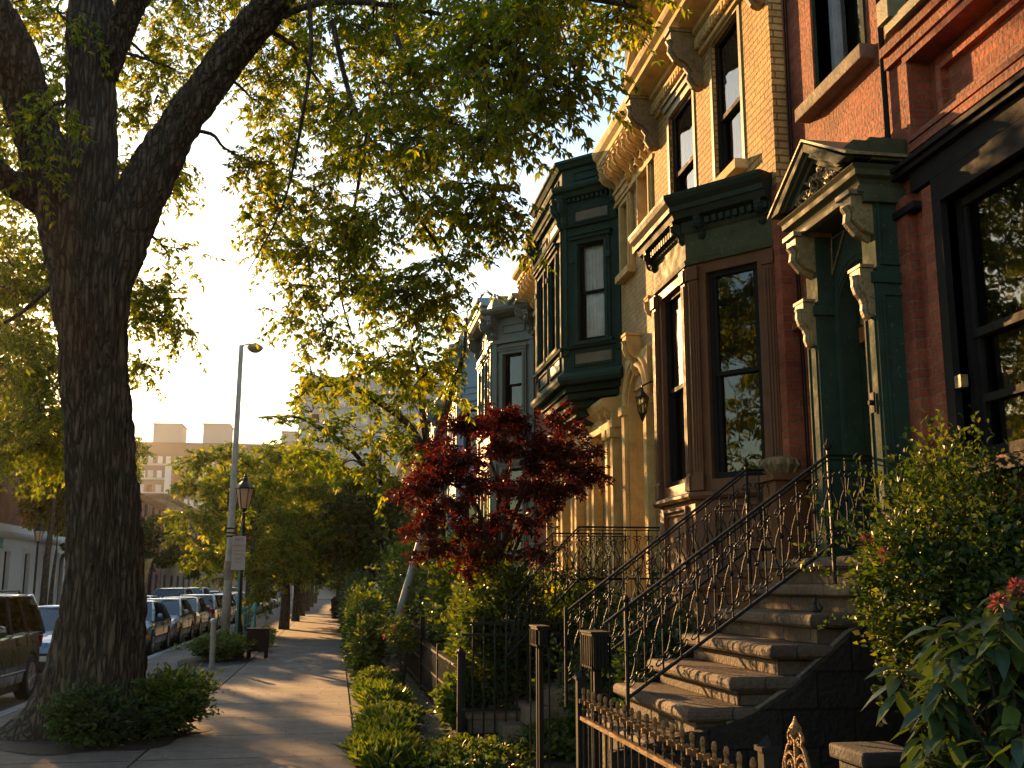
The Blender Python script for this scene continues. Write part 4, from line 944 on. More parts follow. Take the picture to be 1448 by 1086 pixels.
for i in range(80):
    y = 19.16 + i * .122; cross_picket(1.5, y, .0, 1.10, fin=False, r=.01).build('picket', M['iron'], f)
m = MB(); m.box(1.46, 1.54, 19.02, 19.1, 0, 1.22); m.build('post', M['iron'], f)
m = MB(); m.box(1.6, 3.6, 12.95, 13.3, 0, .22); m.box(1.55, 3.65, 12.92, 13.33, .22, .28)
tag(m.build('garden_kerb', M['stone'], bevel=.01), 'low stone kerb across the garden behind the cross fence', 'kerb')

# ------------------------------------------------------------------ leaning pole
m = MB(); a = at(565, 865, 24); b = at(626, 655, 24); d = (b - a).normalized(); m.tube([a - d * 1.1, a, b, b + d * .5], [.082, .08, .074, .07], 14)
M['pipe'] = paint('galvanised pipe', (0.26, 0.30, 0.31), 0.45, 0.25, wear=(0.14, 0.11, 0.08), bump=0.2, scale=4)
tag(m.build('leaning_pole', M['pipe'], smooth=True), 'pale galvanised pole leaning to the right behind the black iron fence', 'pole')

# ------------------------------------------------------------------ street furniture
M['pole'] = paint('weathered pole', (0.28, 0.24, 0.20), 0.6, 0.3, wear=(0.10, 0.08, 0.07), bump=0.3, scale=3)
M['teal'] = paint('teal paint', (0.02, 0.16, 0.16), 0.5, 0.3)
M['sign_white'] = paint('sign face', (0.32, 0.29, 0.27), 0.5, 0.1)
M['sign_red'] = paint('sign red', (0.35, 0.05, 0.04), 0.5, 0.1)
M['yellow'] = paint('yellow tape', (0.45, 0.42, 0.05), 0.5, 0.2)
M['lampglass'] = leafmat('frosted lamp glass', [(0, (.55, .5, .4)), (1, (.6, .55, .45))], .6, .3, (1.2, 1.1, .9))
sl = thing('street_light', (-3.12, 32.9, 0), 'tall weathered street light pole rising above the parked cars', 'street light')
m = MB(); m.tube([(-3.14, 32.9, 0), (-3.12, 32.9, 2), (-3.09, 32.9, 5.5), (-3.06, 32.9, 8.95)], [.135, .12, .09, .07], 14); m.build('pole', M['pole'], sl, smooth=True)
m = MB(); m.tube([(-3.06, 32.9, 8.7), (-3.0, 32.9, 8.95), (-2.85, 32.9, 9.0), (-2.75, 32.9, 8.98)], .03, 8); m.build('arm', M['pole'], sl)
m = MB(); m.lathe((-2.65, 32.9, 8.74), [(.10, 0), (.17, .04), (.26, .14), (.22, .2), (.08, .27), (.03, .30)], 14); m.build('lamp_head', M['gold_trim'], sl, smooth=True)
m = MB()
for z in (3.15, 3.25, 3.38): m.lathe((-3.115, 32.9, z), [(.122, 0), (.125, .0), (.125, .05), (.122, .05)], 14)
m.build('band', M['dark_wood'], sl)
m = MB(); m.lathe((-3.12, 32.9, 1.9), [(.124, 0), (.128, 0), (.126, .55), (.122, .55)], 14); m.build('sticker', M['stone'], sl)
def post_lamp(x, y, h, label, grp, matp='iron'):
    t = thing('post_lamp', (x, y, 0), label, 'lamp', grp)
    z = h - .85
    m = MB(); m.lathe((x, y, 0), [(.16, 0), (.16, .12), (.11, .2), (.10, .75), (.075, .85), (.055, .95), (.045, z - .3), (.05, z - .25), (.035, z - .2), (.03, z - .1), (.06, z - .05), (.09, z)], 12); m.build('post', M[matp], t, smooth=False)
    m = MB(); m.lathe((x, y, z), [(.10, 0), (.12, .02), (.21, .48), (.20, .48), (.11, .03)], 6); m.build('lantern_glass', M['lampglass'], t)
    m = MB()
    for i in range(6):
        a = i * math.pi / 3; m.tube([(x + .122 * math.cos(a), y + .122 * math.sin(a), z), (x + .213 * math.cos(a), y + .213 * math.sin(a), z + .48)], .012, 4)
    m.lathe((x, y, z + .48), [(.24, 0), (.24, .03), (.17, .12), (.09, .20), (.06, .24), (.07, .27), (.04, .30), (.045, .34), (.01, .38)], 6)
    m.build('cap', M[matp], t)
    m = MB(); m.lathe((x, y, z + .06), [(.02, 0), (.03, .1), (.035, .16), (.01, .2)], 8); m.build('bulb', M['curtain'], t)
    return t
post_lamp(-2.35, 28.0, 4.52, 'black lantern post lamp just right of the tall street light pole', 'lantern post lamps')
s = thing('parking_sign', (-2.56, 27.9, 0), 'pale sign with faded red lettering on the post beside the lantern lamp', 'sign')
c0 = at(329, 758, 27.85); c1 = at(345, 806, 27.85)
m = MB(); m.box(c0.x, c1.x + .02, 27.84, 27.87, c1.z, c0.z); m.build('panel', M['sign_white'], s, bevel=.004)
random.seed(11)
for (tx, zz, hh) in (('NO', .13, .13), ('PARKING', .26, .075), ('8AM-6PM', .38, .06), ('MON-FRI', .47, .06), ('PERMIT', .58, .06), ('ONLY', .67, .06)):
    cu = bpy.data.curves.new('lettering', 'FONT'); cu.body = tx; cu.size = hh; cu.align_x = 'CENTER'; cu.extrude = .001
    tmp = bpy.data.objects.new('tmp', cu); COL.objects.link(tmp); bpy.context.view_layer.update(); me = bpy.data.meshes.new_from_object(tmp.evaluated_get(bpy.context.evaluated_depsgraph_get())); bpy.data.objects.remove(tmp); me.materials.clear()
    o = bpy.data.objects.new('lettering', me); COL.objects.link(o); o.parent = s; o.location = Vector(((c0.x + c1.x) / 2 + .01, 27.832, c0.z - zz)) - s.location; o.rotation_euler = (math.pi / 2, 0, 0); me.materials.append(M['sign_red'])
m = MB(); m.box(-2.40, -2.36, 27.88, 27.92, 0, 3.3); m.build('post', M['teal'], s)
b_ = thing('meter_post', (-2.30, 28.6, 0), 'short post wrapped in yellow tape beside the lantern lamp base', 'post')
m = MB(); m.lathe((-2.33, 28.3, 0), [(.07, 0), (.06, 1.0), (.07, 1.02), (.05, 1.08)], 12); m.build('post', M['teal'], b_)
m = MB(); m.lathe((-2.33, 28.3, .75), [(.068, 0), (.074, 0), (.074, .28), (.068, .28)], 12); m.build('tape', M['yellow'], b_)
bo = thing('bollard', (-2.59, 24.6, 0), 'plain grey metal bollard standing in front of the far planting bed', 'bollard')
m = MB(); m.lathe((-2.59, 24.6, 0), [(.075, 0), (.07, .05), (.06, .06), (.06, .93), (.05, .95)], 14); m.build('shaft', M['pole'], bo)
m = MB(); m.lathe((-2.59, 24.6, .95), [(.065, 0), (.07, .02), (.07, .06), (.05, .09), (.01, .1)], 14); m.build('cap', M['pipe'], bo)
pb = thing('planter_box', (-1.95, 28.3, 0), 'black rectangular planter box on short legs beside the planting bed', 'planter')
m = MB(); q = at(350, 892, 27.6); r_ = at(378, 921, 27.6)
m.box(q.x, r_.x, 27.5, 28.1, r_.z, q.z); m.box(q.x - .03, r_.x + .03, 27.47, 28.13, q.z, q.z + .05); m.build('box', M['dark_wood'], pb, bevel=.01)
for a, b2 in ((q.x + .04, 27.54), (r_.x - .04, 27.54), (q.x + .04, 28.06), (r_.x - .04, 28.06)):
    m = MB(); m.box(a - .03, a + .03, b2 - .03, b2 + .03, 0, r_.z); m.build('leg', M['dark_wood'], pb)
m = MB(); m.box(q.x + .02, r_.x - .02, 27.52, 28.08, q.z + .04, q.z + .055); m.build('soil', M['soil'], pb)
tg = thing('tree_guard', (-2.6, 36, 0), 'low teal metal railing round a street tree bed beside the cars', 'railing')
for i in range(5):
    m = MB(); m.tube([(-2.9, 34 + i * 1.3, 0), (-2.9, 34 + i * 1.3, .95)], .035, 6); m.lathe((-2.9, 34 + i * 1.3, .95), [(.03, 0), (.06, .03), (.06, .08), (.01, .12)], 8); m.build('post', M['teal'], tg)
m = MB(); m.tube([(-2.9, 34, .85), (-2.9, 39.2, .85)], .022, 6); m.tube([(-2.9, 34, .45), (-2.9, 39.2, .45)], .022, 6); m.build('rail', M['teal'], tg)
hp = thing('standpipe', (-2.25, 30.8, 0), 'slim teal standpipe with a small valve head beyond the planter box', 'standpipe')
m = MB(); m.lathe((-2.22, 31.5, 0), [(.06, 0), (.04, .05), (.04, 1.0), (.09, 1.02), (.10, 1.12), (.06, 1.2), (.02, 1.26)], 10); m.build('pipe', M['teal'], hp)
m = MB(); m.tube([(-2.32, 31.5, 1.08), (-2.12, 31.5, 1.08)], .03, 8); m.build('valve', M['teal'], hp)
post_lamp(-8.75 - 4.9, 53, 4.6, 'lantern post lamp in front of the white shop front across the street', 'lantern post lamps')
post_lamp(-13.9, 78, 4.6, 'farther lantern post lamp across the street behind the parked cars', 'lantern post lamps')
bn = thing('litter_bin', (-.05, 60, 0), 'dark litter bin at the far end of the sidewalk hedge', 'bin')
m = MB(); m.lathe((.1, 60, 0), [(.3, 0), (.33, .9), (.35, .92), (.35, 1.0), (.2, 1.15), (.05, 1.2)], 12); m.build('body', M['dark_wood'], bn)
m = MB(); m.lathe((.1, 60, .92), [(.34, 0), (.37, .01), (.37, .06), (.34, .07)], 12); m.build('rim', M['iron'], bn)

# ------------------------------------------------------------------ buildings across the street and far away
def far_window_block(name, label, x, y0, y1, z0, z1, nu, nz, wm, face='x', gf=None, wmat='dark_wood', wsz=(.5, .6), z1w=None, col=None):
    pass
def street_block():
    X = -17.0; h = thing('brick_building', (X, 60, 0), 'red brick corner building with a white painted shop front behind the big trunk', 'building')
    fr = Fr(X, 73.0, 0, -1)      # outward is +X
    ws = []
    for k in range(6):
        ws.append((2.0 + k * 4.2, 3.1 + k * 4.2, 5.9, 8.1))
    m = MB(); wall(m, fr, 0, 28, 4.9, 9.4, ws, depth=.2); m.quad((X, 73, 4.9), (X - 12, 73, 4.9), (X - 12, 73, 9.4), (X, 73, 9.4)); m.quad((X, 45, 4.9), (X, 45, 9.4), (X - 12, 45, 9.4), (X - 12, 45, 4.9))
    m.build('wall', M['far_brick'], h)
    g = []; 
    for k in range(7): g.append((1.0 + k * 3.8, 2.1 + k * 3.8, .5, 3.5))
    m = MB(); wall(m, fr, 0, 28, 0, 4.9, g, depth=.25); m.sweep([(X + .01, 73), (X + .01, 45)], [(0, 4.2), (.1, 4.2), (.2, 4.35), (.2, 4.5), (0, 4.9)]); m.quad((X, 73, 0), (X - 12, 73, 0), (X - 12, 73, 4.9), (X, 73, 4.9))
    for a in g: casing(m, fr, *a, w=.15, pj=.06, head=.2, headp=.1, sill=.1)
    m.build('shop_front', M['shop_white'], h)
    m = MB(); m.obox(fr, 14, 20.5, .02, .12, 3.6, 4.15); m.build('sign_band', M['teal'], h)
    for a in ws + g: window(h, fr, *a, rec=.12, fm='dark_wood', fw=.07, cur=('dim_curtain', 0, 1))
    m = MB(); m.box(X - 12, X + .05, 45, 73, 9.4, 9.55); m.build('roof', M['roofing'], h)
    return h
M['shop_white'] = paint('white shop front paint', (0.42, 0.43, 0.43), 0.6, 0.15, wear=(0.25, 0.22, 0.2))
street_block()
def grid_tower(name, label, x0, x1, y, z1, depth, cols, rows, zr0, zr1, wm, band=True, cat='building', fx=None):
    h = thing(name, ((x0 + x1) / 2, y, 0), label, cat)
    m = MB(); fr = Fr(x1, y, -1, 0)        # faces the camera (-Y)
    L = x1 - x0; hs = []; random.seed(int(x0 * 7) & 255)
    for r in range(rows):
        for c in range(cols):
            u = L * (c + .15) / cols; z = zr0 + (zr1 - zr0) * r / rows
            hs.append((u, u + L * .62 / cols, z, z + (zr1 - zr0) * .46 / rows))
    m.quad((x0, y, 0), (x1, y, 0), (x1, y, z1), (x0, y, z1)); m.quad((x1, y, 0), (x1, y + depth, 0), (x1, y + depth, z1), (x1, y, z1)); m.quad((x0, y, 0), (x0, y, z1), (x0, y + depth, z1), (x0, y + depth, 0)); m.quad((x0, y, z1), (x1, y, z1), (x1, y + depth, z1), (x0, y + depth, z1))
    m.quad((x0, y + depth, 0), (x0, y + depth, z1), (x1, y + depth, z1), (x1, y + depth, 0))
    m.build('wall', M[wm], h)
    # rows of windows as strips per storey
    for r in range(rows):
        z = zr0 + (zr1 - zr0) * r / rows; hh = (zr1 - zr0) * .5 / rows
        s = MB()
        for c in range(cols):
            if random.random() < .05: continue
            own = (rows - r) * cols <= 98
            if own: s = MB()
            u = x0 + L * (c + .1 + random.uniform(-.05, .05)) / cols; s.cm = random.choice((0, 1, 1, 1, 2)); s.box(u, u + L * random.uniform(.5, .75) / cols, y - .06, y + .02, z, z + hh)
            if own: cm_ = s.cm; s.m = [0] * len(s.m); s.build('window', [M['tower_win'], M['tower_win2'], M['dark_wood']][cm_], h)
        if not own: tag(s.build('lower_windows', [M['tower_win'], M['tower_win2'], M['dark_wood']], h), kind='stuff')
        if band:
            s = MB(); s.box(x0, x1, y - .12, y + .02, z - hh * .30, z - hh * .02); s.build('floor_band', M['tower_pale'], h)
    return h
M['tower_win'] = paint('far window pane', (0.36, 0.38, 0.40), 0.3, 0.2, bump=0); M['tower_win2'] = paint('far window blind', (0.55, 0.55, 0.53), 0.5, 0.2, bump=0)
M['tower_pale'] = paint('pale tower concrete', (0.42, 0.38, 0.34), 0.8, 0.1, bump=0); M['tower_brick'] = paint('far tower brick', (0.19, 0.135, 0.11), 0.85, 0.15, bump=0)
T = grid_tower('apartment_tower', 'wide pale apartment tower with rows of windows and two rooftop blocks', -46, -1, 230, 31.0, 25, 26, 8, 6.0, 29.5, 'tower_brick')
for a, b2, z in ((-38.7, -33.0, 35.0), (-28.6, -23.2, 35.2), (-12.3, -6, 33.9)):
    m = MB(); m.box(a, b2, 232, 240, 31.0, z); m.box(a - .2, b2 + .2, 231.8, 240.2, z, z + .25); m.build('rooftop_block', M['tower_pale'], T)
m = MB(); m.box(-35.5, -34.2, 229.7, 229.95, 0, 26.0); m.build('stair_strip', M['tower_win2'], T); m = MB(); m.box(-34.1, -31.4, 229.75, 229.95, 0, 25.5); m.build('brick_strip', M['far_brick'], T)
grid_tower('apartment_tower', 'hazy grey apartment tower rising behind the middle trees', -5.8, 14.6, 150, 30.5, 18, 12, 9, 6.0, 29.0, 'tower_pale')
def block(label, x0, x1, y0, y1, z, wm, rows, cols):
    h = thing('brick_building', ((x0 + x1) / 2, y0, 0), label, 'building')
    m = MB(); fr = Fr(x1, y1, 0, -1); L = y1 - y0; hs = [(L * (c + .3) / cols, L * (c + .7) / cols, 1.0 + 3.1 * r, 2.8 + 3.1 * r) for c in range(cols) for r in range(rows)]
    wall(m, fr, 0, L, 0, z, hs, depth=.2); m.quad((x0, y0, 0), (x1, y0, 0), (x1, y0, z), (x0, y0, z)); m.quad((x1, y1, 0), (x0, y1, 0), (x0, y1, z), (x1, y1, z))
    m.sweep([(x1, y1), (x1, y0), (x0, y0)], [(0, z - .5), (.15, z - .45), (.35, z - .1), (.35, z), (0, z)])
    m.build('wall', M[wm], h)
    for a in hs:
        m = MB(); m.obox(fr, a[0], a[1], -.2, -.12, a[2], a[3]); m.build('window', M['dark_wood'], h)
    f2 = Fr(x1, y0, -1, 0)
    for c in range(4):
        for r in range(rows):
            u = (x1 - x0) * (c + .3) / 4; m = MB(); m.obox(f2, u, u + 1.2, -.1, .05, 1 + 3.1 * r, 2.8 + 3.1 * r); m.build('window', M['dark_wood'], h)
    m = MB(); m.box(x0, x1, y0, y1, z, z + .1); m.build('roof', M['roofing'], h)
block('dark brown brick building across the street past the corner', -30, -17.2, 84, 112, 9.6, 'far_brick', 3, 7)
block('dim greyish brick building far across the street behind bare trunks', -30, -17.2, 113, 150, 10.8, 'stone', 3, 8)
block('distant brick building at the very end of the street', -12, 20, 300, 320, 9, 'far_brick', 2, 4)
# ------------------------------------------------------------------ vegetation
RNG = np.random.default_rng(7)
def leaf_mesh(name, pos, dr, nr, ln, wd, mat, parent=None, fold=.18, detail=False, droop=.12):
    pos = np.asarray(pos, float); dr = np.asarray(dr, float); nr = np.asarray(nr, float); n = len(pos)
    dr /= np.linalg.norm(dr, axis=1, keepdims=True) + 1e-9
    sd = np.cross(dr, nr); sd /= np.linalg.norm(sd, axis=1, keepdims=True) + 1e-9
    nr = np.cross(sd, dr); ln = np.broadcast_to(np.asarray(ln, float), (n,))[:, None]; w = ln * wd
    off = np.zeros(3)
    if parent is not None: off = np.array(world_loc(parent))
    p = pos - off; dz = np.array([0, 0, -1.0])
    if detail:
        a = p; m1 = p + dr * ln * .3 + nr * 0; m2 = p + dr * ln * .65 + dz * ln * droop * .4
        tip = p + dr * ln + dz * ln * droop
        l1 = m1 + sd * w * .42 + nr * w * fold; r1 = m1 - sd * w * .42 + nr * w * fold
        l2 = m2 + sd * w * .40 + nr * w * fold; r2 = m2 - sd * w * .40 + nr * w * fold
        V = np.stack([a, m1, m2, tip, l1, l2, r1, r2], 1).reshape(-1, 3)
        loc = [(0, 1, 4), (1, 2, 5, 4), (2, 3, 5), (0, 6, 1), (1, 6, 7, 2), (2, 7, 3)]
        k = 8
        starts = []; idx = []; tot = []
        base = (np.arange(n) * k)[:, None]
        pat = np.concatenate([np.array(f) for f in loc]); cnt = np.array([len(f) for f in loc])
        vi = (base + pat[None, :]).reshape(-1); tot = np.tile(cnt, n)
    else:
        tip = p + dr * ln + dz * ln * droop; mid = p + dr * ln * .48
        l = mid + sd * w * .5 + nr * w * fold; r = mid - sd * w * .5 + nr * w * fold
        V = np.stack([p, l, tip, r], 1).reshape(-1, 3); k = 4
        base = (np.arange(n) * k)[:, None]; pat = np.array([0, 2, 1, 0, 3, 2]); vi = (base + pat[None, :]).reshape(-1); tot = np.full(n * 2, 3)
    st = np.concatenate([[0], np.cumsum(tot)[:-1]])
    me = bpy.data.meshes.new(name); me.vertices.add(len(V)); me.vertices.foreach_set('co', V.astype(np.float32).ravel())
    me.loops.add(len(vi)); me.loops.foreach_set('vertex_index', vi.astype(np.int32)); me.polygons.add(len(tot)); me.polygons.foreach_set('loop_start', st.astype(np.int32)); me.polygons.foreach_set('loop_total', tot.astype(np.int32))
    me.update(calc_edges=True); me.validate()
    me.materials.append(mat)
    o = bpy.data.objects.new(name, me); COL.objects.link(o); o.parent = parent
    return o
def unit(v): return v / (np.linalg.norm(v, axis=-1, keepdims=True) + 1e-9)
LM = {}
LM['maple_big'] = leafmat('overhead leaves', [(0, (.04, .065, .010)), (.5, (.075, .105, .014)), (.85, (.12, .135, .018)), (1, (.2, .16, .02))], .58, .45, (4.0, 3.6, .5))
LM['yellowgreen'] = leafmat('yellow green leaves', [(0, (.04, .075, .010)), (.5, (.08, .12, .012)), (1, (.19, .18, .02))], .52, .45, (3.0, 2.8, .45))
LM['deep'] = leafmat('deep green leaves', [(0, (.02, .045, .012)), (.6, (.035, .07, .016)), (1, (.08, .10, .02))], .42, .45, (2.2, 2.0, .5))
LM['shrub'] = leafmat('shrub leaves', [(0, (.022, .05, .012)), (.5, (.045, .085, .018)), (1, (.11, .13, .028))], .45, .4, (2.2, 1.9, .5))
LM['shrub_dark'] = leafmat('dark shrub leaves', [(0, (.015, .035, .012)), (.6, (.03, .06, .018)), (1, (.05, .08, .02))], .35, .4, (2, 1.9, .6))
LM['lime'] = leafmat('lime herb leaves', [(0, (.04, .075, .015)), (.6, (.075, .12, .02)), (1, (.14, .16, .04))], .5, .4, (2.0, 1.8, .5))
LM['red'] = leafmat('red maple leaves', [(0, (.018, .005, .005)), (.45, (.034, .007, .007)), (.8, (.065, .012, .010)), (.93, (.12, .03, .012)), (1, (.09, .06, .015))], .40, .5, (2.6, 1.0, .6))
LM['glossy'] = leafmat('large glossy leaves', [(0, (.02, .045, .025)), (.7, (.035, .07, .035)), (1, (.09, .13, .03))], .25, .32, (2, 1.9, .6))
LM['pink'] = leafmat('pink blossom', [(0, (.13, .03, .045)), (1, (.26, .10, .09))], .4, .5, (1.5, 1, 1))
LM['straw'] = leafmat('straw plume', [(0, (.35, .28, .14)), (1, (.5, .42, .25))], .5, .6, (1.5, 1.3, .9))
BK = {'big': barkmat('furrowed bark', (.04, .029, .021), (.13, .098, .072), 11, 1.3, 1.0, .05), 'small': barkmat('street tree bark', (.025, .019, .015), (.11, .085, .06), 16, 3, .8, .02), 'twig': paint('twig bark', (.035, .025, .018), .85, .3)}

class Tree:
    def __init__(s): s.tp = []; s.td = []; s.nodes = []; s.wood = MB(); s.tw = MB()
    def limb(s, pts, rad, seg=12, k=6):
        p, r = crm(pts, rad, k); s.wood.tube(p, r, seg)
        for a, b in zip(p, r): s.nodes.append((Vector(a), b))
        return p
    def branch_to(s, c, r0=None, seg=6, sag=.15, rng=random, maxr=.05):
        best = min(s.nodes, key=lambda q: (q[0] - c).length - q[1] * 2)
        a = best[0]; d = c - a; L = d.length
        if L < .05: return [a, a, c, c]
        r0 = min(maxr, best[1] * .6, .012 + .018 * L)
        mid1 = a + d * .35 + Vector((rng.uniform(-.12, .12), rng.uniform(-.12, .12), sag)) * L * .7
        mid2 = a + d * .7 + Vector((rng.uniform(-.1, .1), rng.uniform(-.1, .1), sag * .6)) * L * .7
        p, r = crm([a, mid1, mid2, c], [r0, r0 * .8, r0 * .55, r0 * .3], 4); s.wood.tube(p, r, seg)
        for q, rr in zip(p, r): s.nodes.append((Vector(q), rr))
        return p
    def blob(s, c, rad, ntw, tl=(.25, .55), sub=5, hang=.35, cl=5, step=.09, twr=.004):
        """a leafy mass: sub-branches fan out from the branch end, twigs along them carry leaf clusters"""
        c = Vector(c); p = s.branch_to(c)
        rx, ry, rz = rad if hasattr(rad, '__len__') else (rad, rad, rad * .8)
        st = []
        for i in range(sub):
            d = Vector(unit(RNG.normal(size=3))); e = c + Vector((d.x * rx, d.y * ry, d.z * rz)) * RNG.uniform(.55, .95)
            a = p[-1 - int(RNG.integers(0, 3))]; mid = (a + e) * .5 + Vector((0, 0, .1 * rz))
            q, r = crm([a, mid, e], [.012, .008, .004], 4); s.wood.tube(q, r, 4); st += q[2:]
        for i in range(ntw):
            a = st[int(RNG.integers(0, len(st)))]; d = Vector(RNG.normal(size=3) * np.array([1, 1, .6])).normalized()
            L = RNG.uniform(*tl); e = a + d * L + Vector((0, 0, -hang * L)); m = (a + e) * .5 + Vector((0, 0, hang * L * .25))
            if twr: s.tw.tube([a, m, e], [twr, twr * .8, twr * .5], 3, cap=False)
            n = max(1, int(L / step))
            for j in range(n):
                t = 1 - j / n * .8; q = a.lerp(m, t * 2) if t < .5 else m.lerp(e, t * 2 - 1)
                s.tp.append((q.x, q.y, q.z)); dd = (e - m).normalized(); s.td.append((dd.x, dd.y, dd.z))
    def leaves(s, name, mat, parent, ln=(.06, .09), wd=.4, per=6, spread=.02, flat=.6, droop=.25, detail=False):
        P0 = np.array(s.tp); D0 = np.array(s.td); n = len(P0)
        P1 = np.repeat(P0, per, 0) + RNG.normal(size=(n * per, 3)) * spread
        th = RNG.uniform(0, 2 * np.pi, n * per); D = np.stack([np.cos(th), np.sin(th), RNG.normal(size=n * per) * .35 - droop], 1) + np.repeat(D0, per, 0) * .7
        Nn = np.array([0, 0, 1.0]) * flat + RNG.normal(size=(n * per, 3)) * .45
        return leaf_mesh(name, P1, unit(D), Nn, RNG.uniform(ln[0], ln[1], n * per), wd, mat, parent, detail=detail)

# ---- the big tree -----------------------------------------------------------
def big_tree():
    root = thing('street_tree', (-2.85, 14.2, 0), 'huge furrowed tree trunk forking near the camera at the left of the sidewalk', 'tree', 'trees along the street')
    T = Tree()
    # trunk: displaced tube with root flare and vertical bark plates
    seg, rings = 150, 210; H = 6.4; V = []; Fc = []
    cl = [(-2.84, 14.2, -.1), (-2.86, 14.2, .5), (-2.86, 14.2, 2.0), (-3.0, 14.2, 3.4), (-3.17, 14.2, 4.7), (-3.28, 14.2, 5.9), (-3.30, 14.25, 6.6)]
    cr = [.80, .60, .47, .435, .43, .53, .50]
    cp, rr = crm(cl, cr, rings // 6); rings = len(cp)
    mb = MB()
    for i, (c, r) in enumerate(zip(cp, rr)):
        for j in range(seg):
            a = 2 * math.pi * j / seg; z = c.z
            fl = math.exp(-max(0, z) / .38)
            lobes = 1 + fl * (.34 * max(0, math.cos(a * 2.5 + .4)) ** 2 + .65 * max(0, math.cos(a - 3.25)) ** 6 + .15 * math.cos(5 * a + 1)) + .04 * math.sin(3 * a + z * .6)
            u = a * r
            wv = noise.noise(Vector((math.cos(a) * 1.6, math.sin(a) * 1.6, z * .55))) * 2.2
            n1 = noise.noise(Vector((math.cos(a) * 9 * 1 + wv * .6, math.sin(a) * 9, z * 1.25 + wv)))
            n2 = noise.noise(Vector((math.cos(a) * 19, math.sin(a) * 19 + wv, z * 3.1)))
            n3 = noise.noise(Vector((math.cos(a) * 40, math.sin(a) * 40, z * 14)))
            rid = 1 - abs(n1) * 2.6
            d = -.085 * max(0, rid) ** 1.5 - .035 * max(0, 1 - abs(n2) * 3) + .012 * n3
            R_ = r * lobes + d
            mb.v.append((c.x + R_ * math.cos(a), c.y + R_ * math.sin(a), z))
    for i in range(rings - 1):
        for j in range(seg):
            j2 = (j + 1) % seg; mb.f.append((i * seg + j, i * seg + j2, (i + 1) * seg + j2, (i + 1) * seg + j)); mb.m.append(0)
    tr = mb.build('trunk', BK['big'], root, smooth=True)
    def rl(pts, rad, name='limb'):    # rough limb with bark relief
        p, r = crm(pts, rad, 14); sg = 56; m = MB(); m.tube(p, r, sg); 
        for q in range(len(m.v)):
            v = Vector(m.v[q]); i = min(q // sg, len(p) - 1); c = p[i]; d = v - c; a = (q % sg) / sg * 6.283
            s1 = i * .12
            n1 = noise.noise(Vector((math.cos(a) * 4.5, math.sin(a) * 4.5, s1 * 1.2))); n2 = noise.noise(Vector((math.cos(a) * 10, math.sin(a) * 10, s1 * 3)))
            f = -.06 * max(0, 1 - abs(n1) * 3) - .026 * max(0, 1 - abs(n2) * 3)
            if d.length > 1e-4: m.v[q] = tuple(v + d.normalized() * f * min(1, r[i] / .25))
        m.build(name, BK['big'], root, smooth=True)
        for a, b in zip(p, r): T.nodes.append((Vector(a), b))
    A = at
    rl([A(140, 420, 14.2), A(175, 330, 14.15), A(215, 245, 14.0), A(262, 165, 13.8), A(320, 85, 13.5), A(385, 5, 13.0), A(440, -75, 12.4), A(500, -160, 11.6), A(580, -260, 10.8)], [.36, .38, .33, .27, .25, .24, .2, .16, .1])
    rl([A(134, 400, 14.35), A(130, 300, 14.4), A(130, 180, 14.5), A(128, 60, 14.6), A(122, -60, 14.7), A(100, -250, 14.8)], [.40, .37, .345, .34, .3, .18])
    rl([A(150, 110, 14.5), A(172, 40, 14.2), A(198, -20, 13.9), A(240, -110, 13.4), A(300, -220, 12.8)], [.16, .19, .2, .17, .1])
    rl([A(124, 430, 14.1), A(95, 330, 14.0), A(68, 235, 13.8), A(40, 150, 13.5), A(15, 70, 13.2), A(-30, -10, 12.9), A(-90, -120, 12.4)], [.36, .36, .32, .29, .3, .3, .2])
    rl([A(105, 330, 14.2), A(60, 290, 13.9), A(20, 262, 13.6), A(-30, 225, 13.2), A(-130, 160, 12.6)], [.2, .17, .17, .16, .1])
    # secondary limbs reaching out over the sidewalk
    T.limb([A(352, 45, 13.3), A(450, 5, 12.7), A(570, 10, 12.0), A(690, 40, 11.2), A(790, 90, 10.6)], [.05, .04, .03, .022, .01])
    T.limb([A(430, -60, 12.5), A(440, 60, 12.3), A(425, 180, 12.6), A(400, 290, 13.0), A(350, 385, 13.3)], [.035, .026, .02, .012, .006])
    T.limb([A(470, 30, 12.4), A(500, 150, 12.3), A(560, 260, 12.2), A(620, 350, 12.1), A(650, 420, 12.0)], [.035, .03, .024, .018, .008])
    T.limb([A(560, 50, 11.7), A(600, 140, 11.4), A(680, 220, 11.0), A(720, 290, 10.7)], [.03, .024, .018, .008])
    T.limb([A(500, -140, 11.7), A(620, -60, 10.5), A(760, -20, 9.6), A(900, 10, 8.9)], [.10, .07, .05, .02])
    T.limb([A(520, 180, 12.4), A(500, 300, 13.0), A(480, 400, 13.5), A(500, 480, 13.8)], [.022, .02, .014, .008])
    # leafy masses: (photo column, row, depth, radius in m, twigs)
    random.seed(2)
    def dens(x, y):
        import math as mm
        f = 0
        if 230 <= x <= 860 and -60 <= y <= 110: f = 1
        if 340 <= x <= 780 and 100 < y <= 210: f = .95
        if 345 <= x <= 725 - (y - 210) * .2 and 210 < y <= 330: f = .9
        if 360 <= x <= 670 and 330 < y <= 420: f = .75
        if 370 <= x <= 640 and 420 < y <= 560: f = .5
        if 180 <= x < 260 and y < 330: f = .75
        if 255 <= x < 345 and 50 < y < 200: f = .0
        if 180 <= x < 262 and 330 <= y < 550: f = .6
        if 250 <= x < 345 and 200 <= y <= 560: f = .10 if y < 420 else .22
        if 860 < x < 930 and y < 40: f = .6
        if -40 <= x < 95 and -60 <= y < 655: f = 1
        if 95 <= x < 180 and y < 330: f = .8
        if 560 < x < 800 and 330 < y and x > 740 - (y - 330) * .35: f = 0
        if 300 < x < 400 and 420 < y: f = 0
